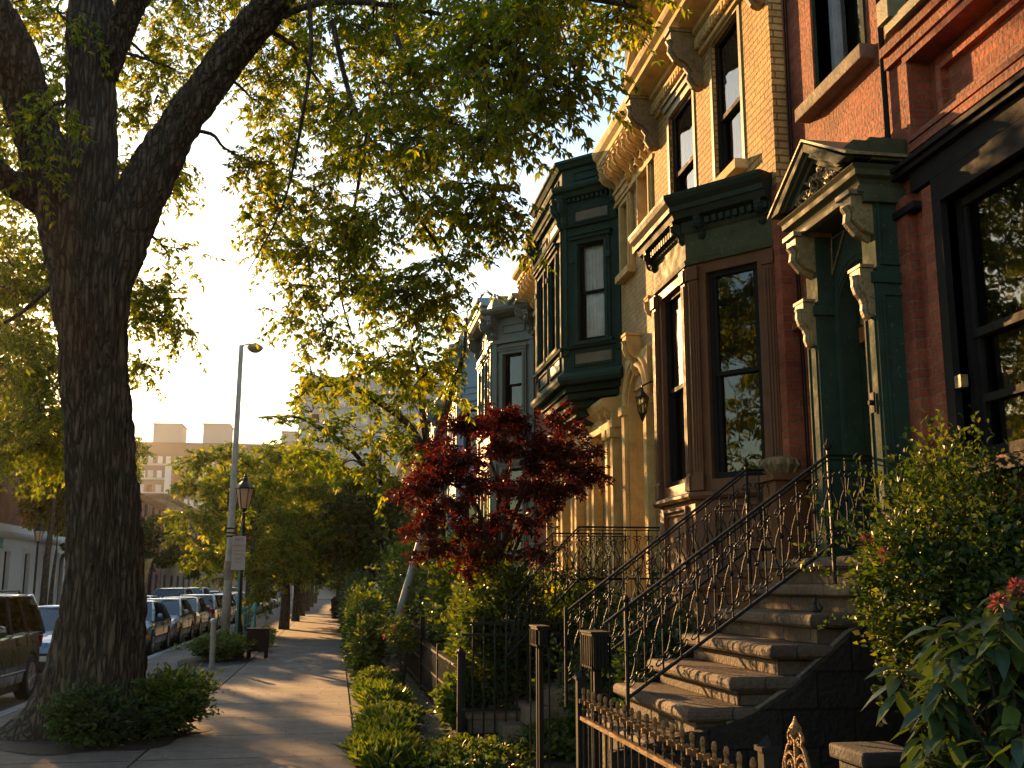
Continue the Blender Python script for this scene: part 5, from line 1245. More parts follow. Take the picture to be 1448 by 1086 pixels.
        if 262 <= x < 345 and 200 <= y <= 560: f = .3 if y < 300 else .03
        return f
    def shades(p):
        t = (p.x - 3.8) / sv.x; hy, hz_ = p.y - sv.y * t, p.z - sv.z * t
        if t < 0: return False
        if 8.6 < hy < 18.5 and 2.2 < hz_ < 8.8: return True
        return 4.5 < hy <= 8.6 and 1.5 < hz_ < 8.8 and random.random() < .72
    y = -50
    while y < 720:
        x = -30
        while x < 930:
            px_, py_ = x + random.uniform(-26, 26), y + random.uniform(-24, 24); f = dens(px_, py_)
            if f and random.random() < f:
                for tries in range(12):      # choose a depth that leaves the sunlit fronts open to the sun
                    if px_ < 190: Y = 16.2 + random.uniform(-1.0, 2.6)
                    elif px_ < 300: Y = 15.8 + random.uniform(-1.0, 1.6)
                    elif px_ < 440: Y = 14.6 + random.uniform(-.9, 1.4)
                    elif px_ < 520: Y = 13.2 + random.uniform(-1.8, 2.3)
                    elif px_ < 650: Y = 12.2 + random.uniform(-2.2, 1.6)
                    else: Y = 10.2 + random.uniform(-1.8, 1.5)
                    if not shades(A(px_, py_, Y)): break
                sparse = .55 if f < .5 else 1
                r = random.uniform(.34, .5)
                T.blob(A(px_, py_, Y), (r, r, r * .75), int(30 * sparse), tl=(.2, .5), sub=4, hang=.45)
            x += 49
        y += 43
    for i in range(34):
        px_, py_ = random.uniform(-30, 92), random.uniform(330, 650)
        T.blob(A(px_, py_, 17.5 + random.uniform(-1.2, 1.6)), (.45, .45, .36), 26, tl=(.2, .5), sub=4, hang=.4)
    # crown beyond the frame, above and to the left (seen in the window panes and in the shadows)
    for i in range(60):
        T.blob((random.uniform(-7.5, -3.2), random.uniform(9, 17), random.uniform(6.2, 10.5)), .7, 12, tl=(.3, .6), sub=4)
    for i in range(26):
        q = Vector((random.uniform(-4, 2.2), random.uniform(8.5, 15), random.uniform(9.0, 11.5)))
        if shades(q): continue
        T.blob(q, .7, 12, tl=(.3, .6), sub=4)
    T.wood.build('branches', BK['small'], root, smooth=True); T.tw.build('twigs', BK['twig'], root)
    T.leaves('crown', LM['maple_big'], root, ln=(.048, .112), wd=.42, per=6, spread=.012, droop=.3)
    print('big tree leaves', len(T.tp) * 6)
big_tree()

def tree(name, label, base, trunk, r0, blobs, mat, ln, per=5, wd=.5, ntw=26, tl=(.3, .6), extra=(), grp='trees along the street', bark='small', step=.1, sub=5, cat='tree', spread=.03, hang=.2, droop=.2, twr=.005):
    root = thing(name, base, label, cat, grp); T = Tree()
    n = len(trunk); T.limb(trunk, [r0 * (1 - .65 * i / (n - 1)) for i in range(n)], 10)
    tr = T.wood; T.wood = MB(); tr.build('trunk', BK[bark], root, smooth=True)
    for pts, r in extra: T.limb(pts, [r * (1 - .75 * i / (len(pts) - 1)) for i in range(len(pts))], 7)
    for b in blobs: T.blob(b[0], b[1], int(ntw * (b[2] if len(b) > 2 else 1)), tl=tl, step=step, sub=sub, hang=hang, twr=twr)
    T.wood.build('branches', BK[bark], root, smooth=True)
    if twr: T.tw.build('twigs', BK['twig'], root)
    T.leaves('crown', LM[mat], root, ln=ln, wd=wd, per=per, spread=spread, droop=droop)
    return root
def ell_blobs(c, R3, n, r, seed, ymin=None):
    random.seed(seed); out = []
    while len(out) < n:
        v = Vector((random.uniform(-1, 1), random.uniform(-1, 1), random.uniform(-1, 1)))
        if v.length > 1 or v.length < .35: continue
        out.append((Vector((c[0] + v.x * R3[0], c[1] + v.y * R3[1], c[2] + v.z * R3[2])), r * random.uniform(.75, 1.25), 1))
    return out
A = at
# middle tree in a front garden
bl = []
random.seed(21)
for (x, y, k) in [(500, 500, .6), (540, 520, .8), (580, 505, .8), (620, 520, .8), (490, 560, .6), (530, 575, .7), (575, 560, .6), (625, 575, .6), (560, 620, .8), (520, 620, .7), (470, 620, .8), (590, 640, .7), (440, 585, .3), (400, 600, .25), (480, 660, .8), (540, 665, .9), (430, 640, .5), (600, 470, .5), (640, 455, .5), (560, 460, .5)]:
    bl.append((A(x, y, 24 + random.uniform(-1.5, 2)), .62, k))
tree('garden_tree', 'slender forked garden tree with thin yellow green leaves behind the red maple', (2.05, 24, 0), [(2.1, 24, 0), (2.08, 24, 1.6), A(611, 700, 24), A(608, 650, 24)], .15, bl, 'yellowgreen', (.11, .17), per=5, ntw=26, wd=.42,
     extra=[([A(609, 660, 24), A(580, 605, 24), A(545, 575, 24), A(495, 548, 23.8), A(430, 545, 23.5)], .12), ([A(609, 655, 24), A(598, 590, 24), A(592, 530, 24), A(580, 480, 24)], .10), ([A(609, 655, 24), A(625, 600, 24), A(640, 550, 24), A(655, 500, 24), A(660, 450, 24)], .11), ([A(606, 700, 24), A(570, 690, 24), A(530, 678, 24), A(500, 640, 23.8), A(455, 608, 23.5), A(420, 590, 23.2), A(365, 590, 23)], .08)])
# sapling beside the street light
tree('young_tree', 'slim young street tree with golden leaves left of the tall street light', (-3.3, 36, 0), [(-3.4, 36, 0), (-3.4, 36, 1.5), A(325, 740, 36), A(318, 660, 36)], .08,
     [(A(x, y, 36 + random.uniform(-.8, .8)), .55, k) for x, y, k in [(290, 650, 1), (325, 640, .8), (270, 690, 1), (305, 690, 1), (340, 680, .8), (262, 735, .8), (295, 740, 1), (330, 730, .8), (285, 790, 1), (315, 785, .8), (275, 650, .6), (300, 820, .5), (255, 760, .5)]], 'yellowgreen', (.14, .22), ntw=26, per=4, twr=.006)
# row of sidewalk trees
rowt = [(-2.05, 46, .24, 'dense round street tree first in the row beside the parked cars', 'yellowgreen'), (-1.95, 56, .22, 'second sidewalk tree of the row with a dark leaning crown', 'deep'), (-1.95, 66, .22, 'third sidewalk tree of the row behind the dark crown', 'deep'), (-1.95, 78, .22, 'fourth sidewalk tree trunk of the row toward the street end', 'deep'), (-1.95, 92, .2, 'fifth sidewalk tree far along the row', 'deep'), (-1.95, 110, .2, 'last small sidewalk tree visible at the end of the row', 'deep'), (.2, 150, .2, 'dark round tree closing the very end of the sidewalk view', 'deep')]
for i, (x, y, r, lb, mt) in enumerate(rowt):
    c = (x - .35, y, 4.8) if i < 6 else (x, y, 3.4); n = (46, 40, 30, 24, 20, 20, 30)[i]
    bb = ell_blobs(c, (3.1, 3.0, 2.6 if i else 2.5), int(n * 1.3), .95, 40 + i)
    bb = [b for b in bb if b[0].z > (2.3 if i < 6 else .4)]
    tree('street_tree', lb, (x, y, 0), [(x, y, 0), (x + .03, y, 1.3), (x - .05, y, 2.6), (x - .1, y, 4.2)], r, bb, mt, (.13, .2) if i < 2 else (.22, .34), per=5, ntw=44 if i < 2 else 34, tl=(.4, .8), twr=0, step=.13)
# golden lit tree just before the row (front left of the avenue)
tree('street_tree', 'bushy golden edged street tree standing right of the lantern lamp', (-3.0, 40, 0), [(-3.1, 40, 0), (-3.1, 40, 1.5), (-3.0, 40, 3.0), (-2.8, 40, 4.4)], .12,
     [(A(x, y, 39.5 + random.uniform(-1.5, 1.5)), .75, 1) for x, y in [(350, 650), (385, 640), (420, 650), (455, 650), (345, 690), (380, 690), (420, 690), (460, 690), (355, 730), (395, 730), (435, 735), (360, 775), (400, 775), (380, 810), (350, 800), (480, 720), (500, 680), (420, 800), (440, 770), (475, 760), (370, 840)]], 'yellowgreen', (.11, .18), per=5, ntw=48, twr=0)
# a tree just outside the picture on the left, mirrored in the bay panes
tree('street_tree', 'leafy street tree left of the picture mirrored in the bay window panes', (-5.2, 5.0, 0), [(-5.2, 5, 0), (-5.2, 5, 1.8), (-5.3, 5.1, 3.6), (-5.4, 5.3, 5.5)], .2, ell_blobs((-5.8, 5.2, 6.2), (2.3, 4.2, 4.2), 100, .85, 91), 'maple_big', (.09, .14), per=5, ntw=22, twr=0)
# garden side trees that close the tunnel
for i, (x, y, R3, c, lb, mt) in enumerate([(1.6, 40, (1.7, 2.5, 1.5), (1.3, 40, 3.9), 'dark garden tree arching over the sidewalk from the right', 'deep'), (1.6, 52, (2.2, 2.5, 1.9), (1.1, 52, 4.6), 'second dark garden tree closing the leafy tunnel', 'deep'), (1.8, 66, (2.4, 3, 2.2), (1.2, 66, 5.0), 'third dim garden tree deep in the leafy tunnel', 'deep'), (2.0, 85, (3, 3, 2.6), (1.4, 85, 5.4), 'farthest garden tree over the sidewalk', 'deep')]):
    tree('garden_tree', lb, (x, y, 0), [(x, y, 0), (x, y, 1.5), (x, y, 3.5)], .14, ell_blobs(c, R3, 30, .85, 60 + i), mt, (.18, .28), per=4, ntw=30, twr=0, tl=(.4, .7), grp='garden trees')
# trees across the street
random.seed(77)
for i, (x, y, z, rr, lb) in enumerate([(-13.9, 68, 4.9, 2.0, 'dark street tree across the road left of the golden sapling'), (-14.2, 88, 5.2, 2.9, 'farther dim street tree across the road'), (-14.3, 118, 5.0, 3.2, 'distant street tree across the road at the bend'), (-14.6, 60, 6.2, 1.3, 'yellowish tree in front of the red brick corner building')]):
    tree('street_tree', lb, (x, y, 0), [(x, y, 0), (x, y, 1.6), (x + .1, y, 3.6)], .16, ell_blobs((x, y, z), (rr, rr, rr * .75), 26, .9, 80 + i), 'yellowgreen' if i == 3 else 'deep', (.22, .34), per=4, ntw=26, twr=0, tl=(.4, .8))
# tall trees added across the street: their thin tops break the low sun into streaks on the sidewalk
for i, (x, y, z, rr, n, lb) in enumerate([(-14.0, 47, 8.2, 3.0, 10, 'tall golden tree across the street nearest the left edge'), (-14.2, 57, 8.6, 3.0, 12, 'tall golden tree across the street before the white shop front'), (-14.2, 69, 8.8, 3.2, 24, 'tall thin crowned tree across the street behind the big trunk')]):
    tree('street_tree', lb, (x, y, 0), [(x, y, 0), (x, y, 2.5), (x + .1, y, 5.5), (x, y, 7)], .2, ell_blobs((x, y, z), (rr, rr, 1.9), n, .9, 180 + i), 'yellowgreen', (.16, .26), per=4, ntw=24, twr=0, tl=(.4, .8))
# ---- red maple
bl = []; random.seed(9)
for (x, y, k) in [(590, 695, 1), (620, 680, 1), (655, 660, 1), (600, 740, .8), (640, 720, 1), (680, 690, 1), (650, 610, 1), (690, 600, 1), (730, 605, 1), (770, 620, 1), (700, 640, 1), (745, 650, 1), (790, 650, 1), (830, 665, .9), (720, 690, .8), (765, 690, .8), (810, 690, .7), (665, 745, .9), (620, 770, .6), (780, 725, .5), (700, 740, .5), (650, 785, .5), (740, 740, .4), (675, 800, .4), (790, 600, .6), (630, 640, .8), (840, 640, .4), (575, 685, .5), (760, 780, .35), (690, 775, .4)]:
    for q in range(2): bl.append((A(x + random.uniform(-16, 16), y + random.uniform(-10, 10), 13.7 + random.uniform(-.85, .85)), (.24, .28, .11), k))
tree('red_maple', 'round dark red japanese maple standing in the garden before the yellow facades', (2.0, 13.7, 0), [(2.12, 13.7, 0), (2.09, 13.7, .8), (2.0, 13.7, 1.6), (2.0, 13.7, 2.1)], .085, bl, 'red', (.05, .085), per=8, wd=.34, ntw=32, tl=(.1, .24), step=.05, twr=.0025, sub=4, spread=.014, hang=.15, grp='garden trees',
     extra=[([(2.0, 13.7, 1.7), A(680, 730, 13.7), A(650, 690, 13.6), A(610, 680, 13.5)], .04), ([(2.0, 13.7, 1.9), A(705, 700, 13.7), A(690, 640, 13.7)], .045), ([(2.0, 13.7, 1.95), A(735, 710, 13.7), A(770, 670, 13.8), A(820, 660, 13.9)], .04), ([(2.0, 13.7, 1.6), A(740, 750, 13.4), A(760, 720, 13.2)], .03)])

# ---- shrubs
def shrub(name, label, c, rad, n, mat, ln, wd=.5, grp=None, cat='shrub', per=1, stems=10, fuzz=.22, detail=False, up=.35, seed=1, zmin=.02, flat=.5, flowers=0, lobes=5):
    rg = np.random.default_rng(seed); random.seed(seed)
    base = (c[0], c[1], 0 if zmin < .3 else zmin); root = thing(name, base, label, cat, grp)
    C = np.array(c); Rr = np.array(rad)
    # several overlapping lobes give an uneven outline
    lc = [np.zeros(3)] + [unit(rg.normal(size=3) * np.array([1, 1, .8])) * rg.uniform(.35, .6) for _ in range(lobes)]; lr = [.75] + [rg.uniform(.38, .6) for _ in range(lobes)]
    which = rg.integers(0, len(lc), n); d = unit(rg.normal(size=(n, 3))); rr = rg.uniform(.55, 1.0, n) ** .6
    ph = rg.uniform(0, 6.28, 6); bump_ = 1 + .16 * np.sin(d[:, 0] * 7 + ph[0] + which) * np.sin(d[:, 2] * 6 + ph[1]) + .14 * np.sin(d[:, 1] * 9 + ph[2] + d[:, 0] * 5)
    P0 = np.array(lc)[which] + d * (np.array(lr)[which] * rr * bump_ * (1 + rg.normal(size=n) * fuzz * .35))[:, None]
    # shoots that stick out of the mass
    ns = max(14, n // 110); sh = []
    for _ in range(ns):
        q = np.array(lc)[int(rg.integers(0, len(lc)))]; v_ = unit(rg.normal(size=3) * np.array([1, 1, .6]) + np.array([0, 0, .55])); r0_ = rg.uniform(.45, .65); r1_ = r0_ + rg.uniform(.18, .42)
        for t_ in np.linspace(r0_, r1_, 13): sh.append(q + v_ * t_ + rg.normal(size=3) * .02)
    sh = np.array(sh); P0 = np.concatenate([P0, sh]); d = np.concatenate([d, unit(rg.normal(size=(len(sh), 3)))]); n = len(P0)
    P_ = C + P0 * Rr; ok = P_[:, 2] > zmin; P_ = P_[ok]; d = d[ok]; P0 = P0[ok]; m = len(P_)
    th = rg.uniform(0, 6.283, m); D = np.stack([np.cos(th), np.sin(th), rg.normal(size=m) * .3], 1) * .8 + unit(P0) * .7 + np.array([0, 0, up])
    Nn = np.array([0, 0, 1.0]) * flat + unit(P0) * .5 + rg.normal(size=(m, 3)) * .4
    st = MB()
    for i in range(stems):
        e = C + unit(rg.normal(size=3) * np.array([1, 1, .5]) + np.array([0, 0, .6])) * Rr * .75; b = (c[0] + rg.normal() * rad[0] * .12, c[1] + rg.normal() * rad[1] * .12, max(0, zmin))
        mm = ((b[0] * .6 + e[0] * .4), (b[1] * .6 + e[1] * .4), b[2] + (e[2] - b[2]) * .6); st.tube([b, mm, tuple(e)], [.012, .009, .004], 4)
    st.build('stems', BK['twig'], root)
    leaf_mesh('foliage', P_, unit(D), Nn, rg.uniform(ln[0], ln[1], m), wd, LM[mat], root, detail=detail)
    for k in range(flowers):
        nb = int(len(P_) * .8); q = P_[int(np.argmax(P0[:nb] @ unit(rg.normal(size=3) * np.array([1, .8, .5]) + np.array([-.5, -.9, .4]))))] + rg.normal(size=3) * .02
        nn = 34; dd = unit(rg.normal(size=(nn, 3)) + np.array([0, 0, .5])); leaf_mesh('blossom', np.repeat([q], nn, 0) + dd * .01, dd, rg.normal(size=(nn, 3)), .045, .3, LM['pink'], root)
    return root
G1 = 'shrubs along the garden edge'
shrub('shrub', 'dense low evergreen shrub at the right foot of the big trunk', (-2.0, 14.1, .34), (.68, .85, .44), 7000, 'shrub', (.06, .10), .42, G1, seed=3)
shrub('shrub', 'smaller evergreen shrub at the left foot of the big trunk', (-2.55, 13.0, .30), (.52, .55, .38), 4800, 'shrub_dark', (.06, .10), .42, G1, seed=4)
shrub('shrub', 'clipped round shrub in the far planting bed by the bollard', (-2.75, 27.2, .32), (.85, 1.0, .36), 4200, 'shrub', (.08, .13), .45, G1, seed=5)
shrub('shrub', 'tall mounded leafy shrub behind the bollard by the lantern lamp', (-2.9, 29.6, .25), (.5, .6, .32), 1500, 'shrub', (.08, .14), .45, G1, seed=51)
shrub('shrub', 'light green tuft of plants growing around the planter box', (-1.95, 30.6, .3), (.45, .9, .42), 1500, 'lime', (.10, .18), .25, G1, seed=52, up=.8)
# hedge at the right edge of the sidewalk
hd = [(.60, 11.4, .02, .40, .9, .15, 'lime', 'low lime green herb mound at the bottom edge by the sidewalk'),
      (1.4, 11.3, .02, .8, 1.0, .18, 'shrub', 'low grey green groundcover in front of the tall cross fence'),
      (.62, 12.9, .05, .34, .8, .18, 'lime', 'bright lime herb mound beside the sidewalk before the low fence'),
      (.75, 14.4, .08, .42, .9, .22, 'shrub', 'rounded green mound beside the first low fence panel'),
      (.65, 16.0, .08, .38, 1.0, .22, 'lime', 'lime green leafy mound halfway along the low iron fence'),
      (.62, 17.9, .15, .36, .9, .28, 'shrub', 'green hedge mound beside the far end of the low fence'),
      (.58, 20.2, .62, .38, 1.0, .72, 'shrub', 'dense hedge shrub just before the fence post'),
      (.62, 22.2, .72, .42, 1.2, .82, 'shrub_dark', 'dark rounded hedge shrub past the fence post'),
      (.62, 24.0, .85, .50, 1.5, .98, 'yellowgreen', 'golden rimmed hedge shrub leaning over the sidewalk'),
      (.65, 27.0, .95, .52, 1.8, 1.05, 'shrub', 'tall hedge shrub beside the taller black fence'),
      (.68, 31.0, 1.0, .56, 2.4, 1.15, 'shrub_dark', 'dark tall hedge shrub farther along the sidewalk'),
      (.66, 36.5, 1.05, .58, 3.0, 1.2, 'shrub', 'distant hedge shrub below the arching garden tree'),
      (.70, 43, 1.1, .6, 3.6, 1.25, 'shrub_dark', 'very distant dark hedge shrub at the sidewalk edge'),
      (.75, 52, 1.1, .6, 5.0, 1.25, 'shrub_dark', 'last far hedge shrub before the litter bin')]
for i, (x, y, z, a, b, c, mt, lb) in enumerate(hd):
    big = y < 20; shrub('shrub', lb, (x, y, z), (a, b, c), int(2600 if mt == 'lime' else 5200 if y < 16 else 4200 if y < 22 else 2600), mt, (.12, .22) if mt == 'lime' else (.05, .09) if y < 14 else (.06, .10) if y < 20 else (.09, .14), .2 if mt == 'lime' else .45, G1, seed=100 + i, up=.9 if mt == 'lime' else .35, flat=.2 if mt == 'lime' else .5)
# garden masses behind the fences
gd = [(1.95, 14.3, .90, .62, .8, 1.05, 'shrub', 'bright leafy garden shrub just behind the cross fence'),
      (2.75, 14.2, 1.0, .6, .8, 1.15, 'yellowgreen', 'yellow green garden shrub behind the cross fence below the maple'),
      (3.3, 14.9, 1.1, .55, 1.2, 1.2, 'shrub_dark', 'dark leafy garden shrub behind the cross fence near the far stoop'),
      (2.05, 13.25, 1.1, .55, .32, 1.15, 'shrub', 'tall bright leafy plant in front of the maple trunk behind the cross fence'),
      (2.7, 11.7, .10, .9, .8, .26, 'shrub', 'low ground plants between the cross fence and the gate'),
      (1.55, 13.4, .35, .3, .3, .4, 'lime', 'low lime plant at the corner post of the cross fence'),
      (2.6, 13.4, .7, .5, .35, .8, 'shrub', 'leafy green shrub pressed against the cross fence'),
      (2.3, 16.6, 1.2, .75, 1.2, 1.3, 'shrub', 'broad garden shrub behind the low rusty fence'),
      (2.4, 19.5, 1.35, .85, 1.5, 1.4, 'shrub', 'tall garden shrub beyond the leaning pole'),
      (2.2, 22.5, 1.4, .85, 1.8, 1.5, 'shrub_dark', 'tall dark garden shrub behind the taller black fence'),
      (2.1, 27.0, 1.6, 1.1, 2.6, 1.8, 'shrub', 'large garden shrub under the middle garden tree'),
      (2.3, 33.5, 1.9, 1.3, 3.4, 2.1, 'deep', 'large dim shrub under the garden trees'),
      (2.95, 10.9, .85, .72, 1.0, .95, 'shrub_dark', 'dark garden shrub between the stoop and the cross fence'),
      (3.2, 9.7, .8, .55, .5, .9, 'shrub_dark', 'shaded shrub below the brown bay window')]
for i, (x, y, z, a, b, c, mt, lb) in enumerate(gd):
    shrub('garden_shrub', lb, (x, y, z), (a, b, c), 5200 if y < 16 else 3200, mt, (.06, .11) if y < 16 else (.10, .16), .5, 'shrubs inside the front gardens', seed=200 + i, flowers=0)
shrub('flowering_shrub', 'small shrub with pink blossoms at the corner of the low fence', (1.15, 18.8, .95), (.35, .5, .42), 1200, 'shrub', (.05, .09), .45, G1, seed=260, flowers=3)
shrub('vine_mass', 'big rounded mass of flowering vine climbing over the stoop railing at the right', (3.55, 5.75, 1.62), (.66, .85, .92), 36000, 'shrub', (.03, .062), .55, 'climbers at the right edge', seed=300, lobes=9, flowers=4, zmin=.3)
shrub('vine_mass', 'lower hanging skirt of dark vine beside the dark areaway wall', (3.75, 5.0, 1.0), (.6, .7, .8), 12000, 'shrub_dark', (.035, .07), .55, 'climbers at the right edge', seed=301, lobes=7, flowers=0, zmin=.02)
# large leaved shrub: whorls of big glossy leaves on stems
def big_leaf():
    root = thing('large_leaved_shrub', (2.75, 4.0, 0), 'shrub with large drooping glossy leaves and pink flower heads in the lower right corner', 'shrub')
    rg = np.random.default_rng(5); Pn = []; D = []; Nn = []; st = MB(); tips = []
    for i in range(210):
        v = unit(rg.normal(size=3) * np.array([1, 1, .8])); e = np.array([2.74, 4.0, 1.22]) + v * np.array([.60, .62, .60]) * rg.uniform(.55, 1)
        if e[2] < .25: continue
        b = np.array([2.75 + rg.normal() * .1, 4.05 + rg.normal() * .1, .0]); m = b * .45 + e * .55 + np.array([0, 0, .12]); p, r = crm([b, m, e], [.012, .009, .005], 4); st.tube(p, r, 5); tips.append(e)
        k = int(rg.integers(7, 11)); a0 = rg.uniform(0, 6.28)
        for j in range(k):
            a = a0 + j * 2.4; lift = .35 - .5 * (j / k) * 1.6; Pn.append(e - np.array([0, 0, .012 * j])); D.append([math.cos(a), math.sin(a), -lift * -1 - .35]); Nn.append([0, 0, 1] + rg.normal(size=3) * .15)
    st.build('stems', BK['twig'], root)
    leaf_mesh('foliage', Pn, unit(np.array(D)), np.array(Nn), rg.uniform(.11, .18, len(Pn)), .42, LM['glossy'], root, detail=True, fold=.12, droop=.3)
    tips.sort(key=lambda e: e[1] - e[2] * .7 + e[0] * .3)
    for e in tips[:48:6]:
        q = e + np.array([-.01, -.02, .04]); nn = 60; dd = unit(rg.normal(size=(nn, 3)) * np.array([1, 1, .8]) + np.array([0, 0, .7])); leaf_mesh('flower_head', np.repeat([q], nn, 0) + dd * .012, dd, rg.normal(size=(nn, 3)), .036, .26, LM['pink'], root)
big_leaf()
# straw plume behind the trunk
root = thing('ornamental_grass', (-13.4, 77, 0), 'pale straw coloured plume grass across the road beside the big trunk', 'grass clump')
n = 1600; th = RNG.uniform(0, 6.28, n); t = RNG.uniform(.2, 1, n); c = Vector((-13.4, 77, 0))
P_ = np.stack([c.x + np.cos(th) * .8 * t, c.y + np.sin(th) * .8 * t, .1 + t * 3.2], 1); D = np.stack([np.cos(th) * .6, np.sin(th) * .6, np.ones(n) * .8], 1)
leaf_mesh('plumes', P_, unit(D), RNG.normal(size=(n, 3)), .5, .06, LM['straw'], root)
m = MB()
for i in range(14): a = i * .45; m.tube([(c.x, c.y, 0), (c.x + math.cos(a) * .15, c.y + math.sin(a) * .15, 1.1), (c.x + math.cos(a) * .3, c.y + math.sin(a) * .3, 1.9)], .008, 4)
m.build('stalks', LM['straw'], root)
# leaf litter and ground cover
n = 2600; P_ = np.stack([RNG.uniform(.3, 3.8, n), RNG.uniform(6.5, 30, n), np.full(n, .01)], 1); th = RNG.uniform(0, 6.28, n)
o = leaf_mesh('ground_cover', P_ + RNG.uniform(0, .08, (n, 3)), np.stack([np.cos(th), np.sin(th), RNG.uniform(0, .6, n)], 1), np.array([0, 0, 1.]) + RNG.normal(size=(n, 3)) * .3, .09, .5, LM['shrub']); tag(o, 'scattered low leaves covering the garden soil', 'ground cover', kind='stuff')
n = 1100; P_ = np.stack([RNG.uniform(-4.3, .25, n), RNG.uniform(9, 40, n), np.full(n, .008)], 1); th = RNG.uniform(0, 6.28, n)
o = leaf_mesh('fallen_leaves', P_, np.stack([np.cos(th), np.sin(th), RNG.uniform(0, .2, n)], 1), np.array([0, 0, 1.]) + RNG.normal(size=(n, 3)) * .15, .05, .55, LM['yellowgreen'], droop=0); tag(o, 'scattered fallen leaves on the sidewalk slabs', 'leaves', kind='stuff')
# ------------------------------------------------------------------ cars
def carpaint(name, c, metal=.5):
    m, nt, b = newmat(name); b.inputs['Base Color'].default_value = (*c, 1); b.inputs['Metallic'].default_value = metal; b.inputs['Roughness'].default_value = .32
    b.inputs['Coat Weight'].default_value = .8; b.inputs['Coat Roughness'].default_value = .06
    g = N(nt, 'ShaderNodeNewGeometry'); nz = N(nt, 'ShaderNodeTexNoise', i_Scale=4.0, i_Detail=6.0); nt.links.new(g.outputs['Position'], nz.inputs['Vector'])
    r = ramp(nt, [(.4, sc(c, .8)), (.65, sc(c, 1.15))], nz.outputs['Fac']); nt.links.new(r.outputs[0], b.inputs['Base Color'])
    r2 = ramp(nt, [(.4, (.25,) * 3), (.7, (.45,) * 3)], nz.outputs['Fac']); nt.links.new(r2.outputs[0], b.inputs['Roughness'])
    return m
CP = {k: carpaint('car paint ' + k, v) for k, v in dict(silverblue=(.17, .22, .28), steel=(.10, .16, .24), black=(.012, .012, .014), olive=(.04, .038, .028), silver=(.30, .30, .29), burgundy=(.09, .012, .012), teal=(.02, .10, .11), beige=(.24, .20, .15), white=(.45, .45, .43), navy=(.02, .03, .055), green=(.03, .06, .045)).items()}
M['tyre'] = paint('tyre rubber', (.015, .015, .015), .85); M['rim'] = paint('wheel rim', (.28, .28, .28), .3, .1, metal=.8, bump=0); M['trim'] = paint('black trim', (.012, .012, .012), .5, .1, bump=0)
M['chrome'] = paint('bright trim', (.5, .5, .5), .2, .05, metal=1, bump=0)
M['carglass'] = glass('car glass', tint=(.18, .22, .22), ior=2.3, wob=0.0)
M['headlight'] = paint('headlight lens', (.5, .52, .55), .12, .1, bump=0, metal=.5); M['amber'] = paint('amber lens', (.6, .16, .02), .2, .1, bump=0); M['taillight'] = paint('red lens', (.42, .015, .01), .15, .1, bump=0)
M['plate'] = paint('number plate', (.45, .45, .42), .5, .05, bump=0); M['seat_dark'] = paint('car seats', (.03, .03, .03), .9)
KIND = {  # L, W, H, belt, hood z at nose, cowl y, roof front y, roof rear y, deck y, tail deck z
    'sedan': dict(L=4.6, W=1.76, H=1.45, belt=.93, nose=.66, cowl=1.15, rf=1.85, rr=3.15, rb=3.95, deck=.98),
    'hatch': dict(L=4.2, W=1.74, H=1.50, belt=.95, nose=.70, cowl=1.0, rf=1.7, rr=3.45, rb=4.0, deck=1.0),
    'suv': dict(L=4.6, W=1.85, H=1.74, belt=1.08, nose=.88, cowl=1.2, rf=1.75, rr=4.05, rb=4.42, deck=1.1),
    'van': dict(L=4.9, W=1.92, H=1.76, belt=1.05, nose=.80, cowl=.95, rf=1.75, rr=4.4, rb=4.75, deck=1.08)}
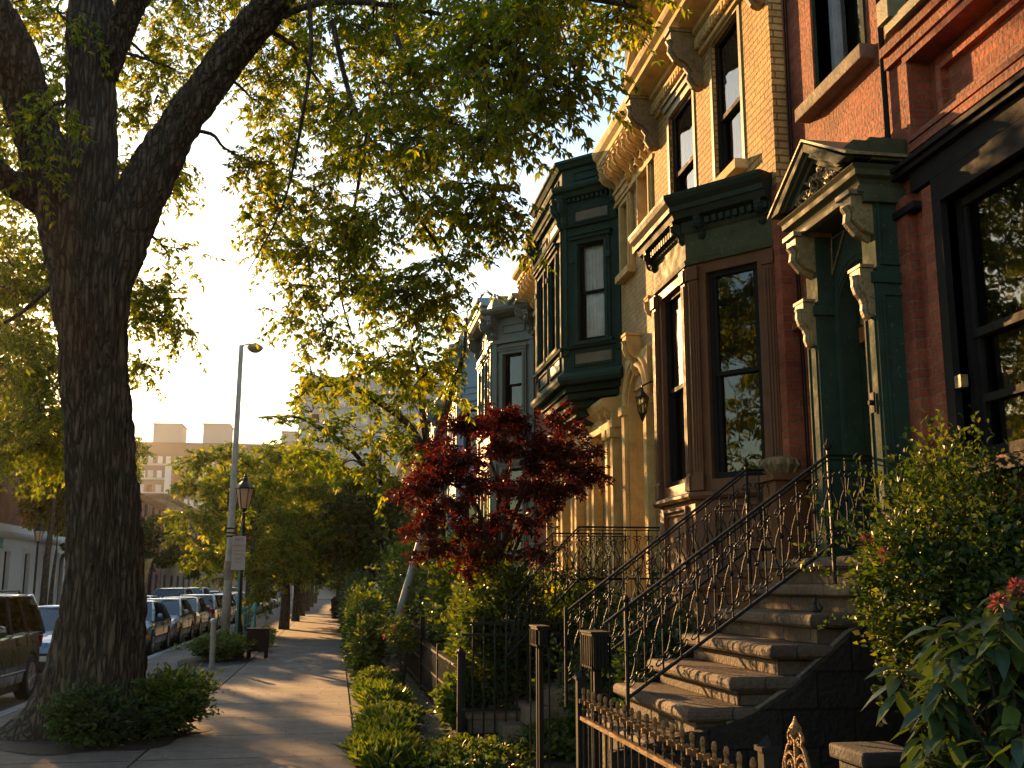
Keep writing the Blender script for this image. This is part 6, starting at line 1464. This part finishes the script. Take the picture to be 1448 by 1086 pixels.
def car(kind, x, y, col, label, group, flip=False, detail=2, zr=-.13, yaw=0.0):
    """front of the car faces -Y (towards the camera) unless flip"""
    k = KIND[kind]; L, W, H = k['L'], k['W'], k['H']; root = thing('parked_car', (x, y, zr), label, 'car', group)
    hw = W / 2; wr = .33 if kind in ('sedan', 'hatch') else .37; ax = (.85, L - .95)
    fy = lambda v: (L - v) if flip else v
    def Pn(px_, py_, pz): return (x + (-px_ if flip else px_), y + fy(py_), zr + pz)
    m = MB(); st = []
    for s_ in [0, .04, .14, .35, .7, 1.0, k['cowl'], 1.8, 2.4, 3.0, k['rb'] - .35, k['rb'], L - .25, L - .08, L]:
        if s_ < k['cowl']: zt = k['nose'] + (k['belt'] - k['nose']) * (max(0, s_) / k['cowl']) ** .6
        elif s_ < k['rb'] - .3: zt = k['belt'] + .03 * (s_ - k['cowl']) / 3
        else: zt = k['deck']
        e = min(s_, L - s_); wf = hw * (1 - .20 * max(0, (.7 - e) / .7) ** 2.2)
        zz = zt - (.16 if s_ in (0, L) else .05 if s_ in (.04, L - .08) else 0); lo = .24 + (.06 if s_ in (0, L) else 0)
        st.append((s_, wf, zz, lo))
    prof_ = lambda w, zt, lo: [(-w * .86, lo), (-w * .97, lo + .08), (-w, (lo + zt) * .45), (-w * .985, zt - .18), (-w * .94, zt - .05), (-w * .80, zt), (0, zt + .035), (w * .80, zt), (w * .94, zt - .05), (w * .985, zt - .18), (w, (lo + zt) * .45), (w * .97, lo + .08), (w * .86, lo)]
    kk = 13
    for s_, w_, zt, lo in st: m.v += [Pn(a, s_, b) for a, b in prof_(w_, zt, lo)]
    for i in range(len(st) - 1):
        for j in range(kk):
            j2 = (j + 1) % kk; q = (i * kk + j, i * kk + j2, (i + 1) * kk + j2, (i + 1) * kk + j); m.f.append(q if flip else q[::-1]); m.m.append(0)
    m.f.append(tuple(range(kk))); m.m.append(0); m.f.append(tuple(range((len(st) - 1) * kk, len(st) * kk))[::-1]); m.m.append(0)
    body = m.build('body', CP[col], root)
    # wheel arches cut out of the body
    c = MB()
    for a in ax: c.lathe((x - hw - .2, y + fy(a), zr + wr), [(wr + .055, 0), (wr + .055, W + .4)], 24, 'x')
    cut = c.build('cut', M['trim']); 
    bm_ = body.modifiers.new('arch', 'BOOLEAN'); bm_.object = cut; bm_.operation = 'DIFFERENCE'; bm_.solver = 'EXACT'
    bpy.context.view_layer.update(); dg = bpy.context.evaluated_depsgraph_get(); me = bpy.data.meshes.new_from_object(body.evaluated_get(dg)); body.modifiers.clear(); body.data = me; bpy.data.objects.remove(cut)
    me.materials.clear(); me.materials.append(CP[col])
    b = body.modifiers.new('bevel', 'BEVEL'); b.width = .02; b.segments = 2; b.angle_limit = R(28)
    u = MB(); u.box(x - hw * .9, x + hw * .9, y + .25, y + L - .25, zr + .18, zr + .5); u.build('underbody', M['trim'], root)
    # cabin
    bw, tw = hw * .92, hw * .74; zb, zt = k['belt'] + .0, H - .04; ins = .05
    bot = [(-bw, k['cowl']), (bw, k['cowl']), (bw, k['rb']), (-bw, k['rb'])]; top = [(-tw, k['rf']), (tw, k['rf']), (tw, k['rr']), (-tw, k['rr'])]
    g = MB()
    def face(a, b2):
        g.quad(Pn(bot[a][0], bot[a][1], zb), Pn(bot[b2][0], bot[b2][1], zb), Pn(top[b2][0], top[b2][1], zt), Pn(top[a][0], top[a][1], zt))
    names = ['windscreen', 'side_window', 'rear_window', 'side_window']
    for i in range(4):
        g = MB(); face(i, (i + 1) % 4); g.build(names[i], M['carglass'], root)
    r_ = MB()
    rw = tw + .015
    ring = lambda s_, z, d=0: [Pn(a * s_, (k['rf'] + k['rr']) / 2 + (b3 - (k['rf'] + k['rr']) / 2) * s_, z) for a, b3 in [(-rw, k['rf'] + .12), (-rw + .15, k['rf'] - .02), (0, k['rf'] - .05), (rw - .15, k['rf'] - .02), (rw, k['rf'] + .12), (rw, k['rr'] - .12), (rw - .15, k['rr'] + .02), (0, k['rr'] + .04), (-rw + .15, k['rr'] + .02), (-rw, k['rr'] - .12)]]
    base = len(r_.v); R3 = [ring(1.0, zt - .02), ring(1.0, zt + .01), ring(.93, zt + .035), ring(.6, zt + .055)]
    for rg_ in R3: r_.v += rg_
    for i in range(3):
        for j in range(10):
            j2 = (j + 1) % 10; r_.f.append((i * 10 + j, i * 10 + j2, (i + 1) * 10 + j2, (i + 1) * 10 + j)); r_.m.append(0)
    r_.f.append(tuple(range(30, 40))); r_.m.append(0); r_.f.append(tuple(range(0, 10))[::-1]); r_.m.append(0)
    r_.build('roof', CP[col], root, smooth=True)
    for i in range(4):
        q = MB(); a, b2 = bot[i], top[i]; q.tube([Pn(a[0], a[1], zb - .02), Pn((a[0] + b2[0]) / 2 * 1.02, (a[1] + b2[1]) / 2, (zb + zt) / 2), Pn(b2[0], b2[1], zt)], .045 if i < 2 else .07, 6); q.build('pillar', CP[col], root, smooth=True)
    mids = [.42, .72] if kind in ('suv', 'van') else [.5]
    for s_ in (-1, 1):
        for f in mids:
            q = MB(); yb_ = k['cowl'] + (k['rb'] - k['cowl']) * f; yt_ = k['rf'] + (k['rr'] - k['rf']) * (f * .95); q.tube([Pn(s_ * (bw + .004), yb_, zb - .02), Pn(s_ * (tw + .01), yt_, zt)], .03, 4); q.build('pillar', M['trim'], root)
        q = MB(); q.tube([Pn(s_ * (bw + .015), k['cowl'], zb + .005), Pn(s_ * (bw + .015), k['rb'], zb + .005)], .014, 4); q.build('belt_trim', M['trim'], root)
        if kind == 'suv':
            q = MB(); q.tube([Pn(s_ * tw * .85, k['rf'] + .25, zt + .03), Pn(s_ * tw * .85, k['rf'] + .35, zt + .09), Pn(s_ * tw * .85, k['rr'] - .3, zt + .09), Pn(s_ * tw * .85, k['rr'] - .2, zt + .03)], .02, 6); q.build('roof_rail', M['trim'], root)
        q = MB(); q.lathe(Pn(s_ * (bw + .10), k['cowl'] + .42, k['belt'] + .10), [(.02, -.06), (.085, -.04), (.095, 0), (.07, .04)], 8, 'y'); q.tube([Pn(s_ * bw, k['cowl'] + .42, k['belt'] + .02), Pn(s_ * (bw + .1), k['cowl'] + .42, k['belt'] + .08)], .025, 5); q.build('mirror', CP[col], root)
        for f in (.47, .78):
            q = MB(); yb_ = k['cowl'] + (k['rb'] - k['cowl']) * f; q.tube([Pn(s_ * (hw * .99), yb_, k['belt'] - .14), Pn(s_ * (hw + .02), yb_ + .05, k['belt'] - .135), Pn(s_ * (hw + .02), yb_ + .12, k['belt'] - .135), Pn(s_ * (hw * .99), yb_ + .17, k['belt'] - .14)], .014, 5); q.build('door_handle', M['trim'] if col != 'black' else M['chrome'], root)
        for f in ((k['cowl'] + .1), (k['cowl'] + (k['rb'] - k['cowl']) * .5), k['rb'] - .45):
            q = MB(); q.tube([Pn(s_ * hw * .975, f, k['belt'] - .05), Pn(s_ * (hw * 1.001), f, .6), Pn(s_ * hw * .975, f, .32)], .005, 3); q.build('door_seam', M['trim'], root)
        q = MB(); q.tube([Pn(s_ * (hw + .004), ax[0] + .45, .5), Pn(s_ * (hw + .004), ax[1] - .45, .5)], .022, 4); q.build('side_moulding', M['trim'], root)
    # interior
    q = MB(); zz = zb + .15
    for sx in (-.4, .4):
        for sy in (.38, .68): yy_ = k['cowl'] + (k['rb'] - k['cowl']) * sy; q.box(*(sorted((x + sx - .22, x + sx + .22))), y + fy(yy_) - .07, y + fy(yy_) + .07, zr + zb - .1, zr + zb + .22)
    q.build('seats', M['seat_dark'], root)
    # wheels
    for a in ax:
        for s_ in (-1, 1):
            xx = x + s_ * (hw - .10); w0 = MB(); w0.lathe((xx - .1, y + fy(a), zr + wr), [(wr * .62, -.0), (wr * .9, -.01), (wr, .03), (wr, .17), (wr * .9, .21), (wr * .62, .20)], 22, 'x'); wo = w0.build('wheel', M['tyre'], root)
            q = MB(); ox = xx + s_ * .095; q.lathe((ox, y + fy(a), zr + wr), [(wr * .63, -.02), (wr * .66, .0), (wr * .6, .012)], 20, 'x')
            for t in range(7):
                an = t * 6.283 / 7; q.tube([(ox, y + fy(a) + math.cos(an) * .03, zr + wr + math.sin(an) * .03), (ox, y + fy(a) + math.cos(an) * wr * .62, zr + wr + math.sin(an) * wr * .62)], .022, 4)
            q.lathe((ox, y + fy(a), zr + wr), [(.05, -.02), (.05, .015), (.01, .02)], 10, 'x'); q.build('rim', M['rim'], wo)
    # front
    zn = k['nose']
    for s_ in (-1, 1):
        q = MB(); 
        p4 = [Pn(s_ * hw * .50, -.012, zn - .20), Pn(s_ * hw * .83, .10, zn - .18), Pn(s_ * hw * .88, .24, zn - .06), Pn(s_ * hw * .52, .03, zn - .07)]
        q.prism(p4, Vector((0, (.09 if flip else -.09) * -.0 + (.03 if flip else -.03), .0))); q.build('headlight', M['headlight'], root)
        q = MB(); p4 = [Pn(s_ * hw * .84, .14, zn - .19), Pn(s_ * hw * .955, .34, zn - .19), Pn(s_ * hw * .965, .38, zn - .09), Pn(s_ * hw * .885, .23, zn - .07)]; q.prism(p4, Vector((s_ * (-.02 if flip else .02), 0, 0))); q.build('indicator', M['amber'], root)
        q = MB(); p4 = [Pn(s_ * hw * .58, L + .012, k['deck'] - .28), Pn(s_ * hw * .90, L - .13, k['deck'] - .28), Pn(s_ * hw * .93, L - .16, k['deck'] - .08), Pn(s_ * hw * .6, L - .03, k['deck'] - .08)]; q.prism(p4, Vector((0, (-.05 if flip else .05), 0))); q.build('taillight', M['taillight'], root)
    q = MB(); q.box(x - hw * .42, x + hw * .42, y + fy(-.035), y + fy(.05), zr + zn - .21, zr + zn - .09)
    for t in range(3): pass
    q.build('grille', M['trim'], root)
    q = MB(); q.box(x - hw * .62, x + hw * .62, y + fy(-.03), y + fy(.08), zr + .28, zr + .40); q.build('air_intake', M['trim'], root)
    q = MB(); q.box(x - hw * .42, x + hw * .42, y + fy(-.045), y + fy(-.03), zr + zn - .155, zr + zn - .14); q.build('grille_bar', M['chrome'], root)
    q = MB(); q.box(x - .16, x + .16, y + fy(-.05), y + fy(.0), zr + .42, zr + .52); q.build('number_plate', M['plate'], root)
    q = MB(); q.box(x - .16, x + .16, y + fy(L - .02), y + fy(L + .02), zr + .5, zr + .62); q.build('number_plate', M['plate'], root)
    if yaw: root.rotation_euler = (0, 0, yaw)
    return root
GC = 'cars parked along the kerb'; XC = -5.72
row = [('suv', 16.2, 'olive', 'dark olive suv with roof rails parked nearest at the left edge', 0, -.25),
       ('sedan', 22.9, 'steel', 'steel blue sedan half hidden between the dark suv and the big trunk', 0, 0),
       ('sedan', 30.2, 'silverblue', 'light silver blue sedan just right of the big trunk', 0, 0),
       ('sedan', 35.6, 'silver', 'silver grey sedan behind the light blue sedan', 0, 0),
       ('sedan', 41.0, 'beige', 'beige sedan with a red tail lamp in the parked row', 1, -.05),
       ('hatch', 46.8, 'silver', 'pale hatchback with its tail toward the camera', 1, 0),
       ('sedan', 52.0, 'black', 'black sedan in the middle of the parked row', 0, 0),
       ('sedan', 57.6, 'green', 'dark green sedan in the parked row behind the black suv', 0, 0),
       ('hatch', 63.2, 'beige', 'beige hatchback behind the dark green sedan', 0, 0),
       ('sedan', 68.6, 'black', 'glossy black sedan farther down the parked row', 0, 0),
       ('sedan', 74.2, 'teal', 'teal sedan far down the parked row', 0, 0),
       ('suv', 80.2, 'burgundy', 'dark red suv far down the parked row', 0, 0),
       ('van', 86.4, 'black', 'black van near the far end of the parked row', 0, 0),
       ('sedan', 92.8, 'silver', 'distant silver sedan before the far trees', 0, 0),
       ('hatch', 98.8, 'navy', 'distant navy hatchback near the end of the row', 0, 0)]
for kd, yy_, cl_, lb, fl, dx in row: car(kd, XC + dx, yy_, cl_, lb, GC, flip=bool(fl))
for kd, xx_, yy_, cl_, lb, fl in [('sedan', -12.1, 56, 'navy', 'dark navy sedan parked across the street before the white shop front', 1), ('sedan', -12.1, 63, 'black', 'black sedan across the street behind the big trunk', 1), ('suv', -12.1, 86, 'navy', 'dark suv parked across the street below the dim trees', 1), ('sedan', -12.1, 92, 'steel', 'blue grey sedan parked across the street beside the dark suv', 1), ('suv', -12.1, 98.5, 'burgundy', 'dark red suv parked across the street farther on', 1), ('hatch', -12.1, 105, 'black', 'black hatchback farthest in the row across the street', 1),
                                ('sedan', -8.5, 47, 'silver', 'silver sedan in the roadway beyond the light blue sedan', 0), ('suv', -8.3, 56, 'navy', 'dark blue suv in the roadway behind the silver sedan', 0), ('hatch', -8.4, 76, 'beige', 'pale hatchback in the roadway between two larger vehicles', 0),
                                ('van', -8.6, 66, 'silver', 'silver van standing in the roadway beyond the blue sedans', 0), ('suv', -8.4, 88, 'white', 'white suv driving down the middle of the road', 0)]:
    car(kd, xx_, yy_, cl_, lb, 'cars across the street' if xx_ < -10 else 'cars in the roadway', flip=bool(fl))
# ------------------------------------------------------------------ evening haze
hz = MB(); hz.box(-420, 420, -40, 700, -1.3, 45)
hm = bpy.data.materials.new('evening haze'); hm.use_nodes = True; nt = hm.node_tree
for n in list(nt.nodes):
    if n.type == 'BSDF_PRINCIPLED': nt.nodes.remove(n)
pv = nt.nodes.new('ShaderNodeVolumePrincipled'); pv.inputs['Density'].default_value = 0.00010; pv.inputs['Color'].default_value = (1.0, .93, .84, 1); pv.inputs['Anisotropy'].default_value = 0.85
out = [n for n in nt.nodes if n.type == 'OUTPUT_MATERIAL'][0]; nt.links.new(pv.outputs[0], out.inputs['Volume'])
tag(hz.build('haze', hm), 'thin warm evening haze over the whole street', 'haze', kind='stuff')
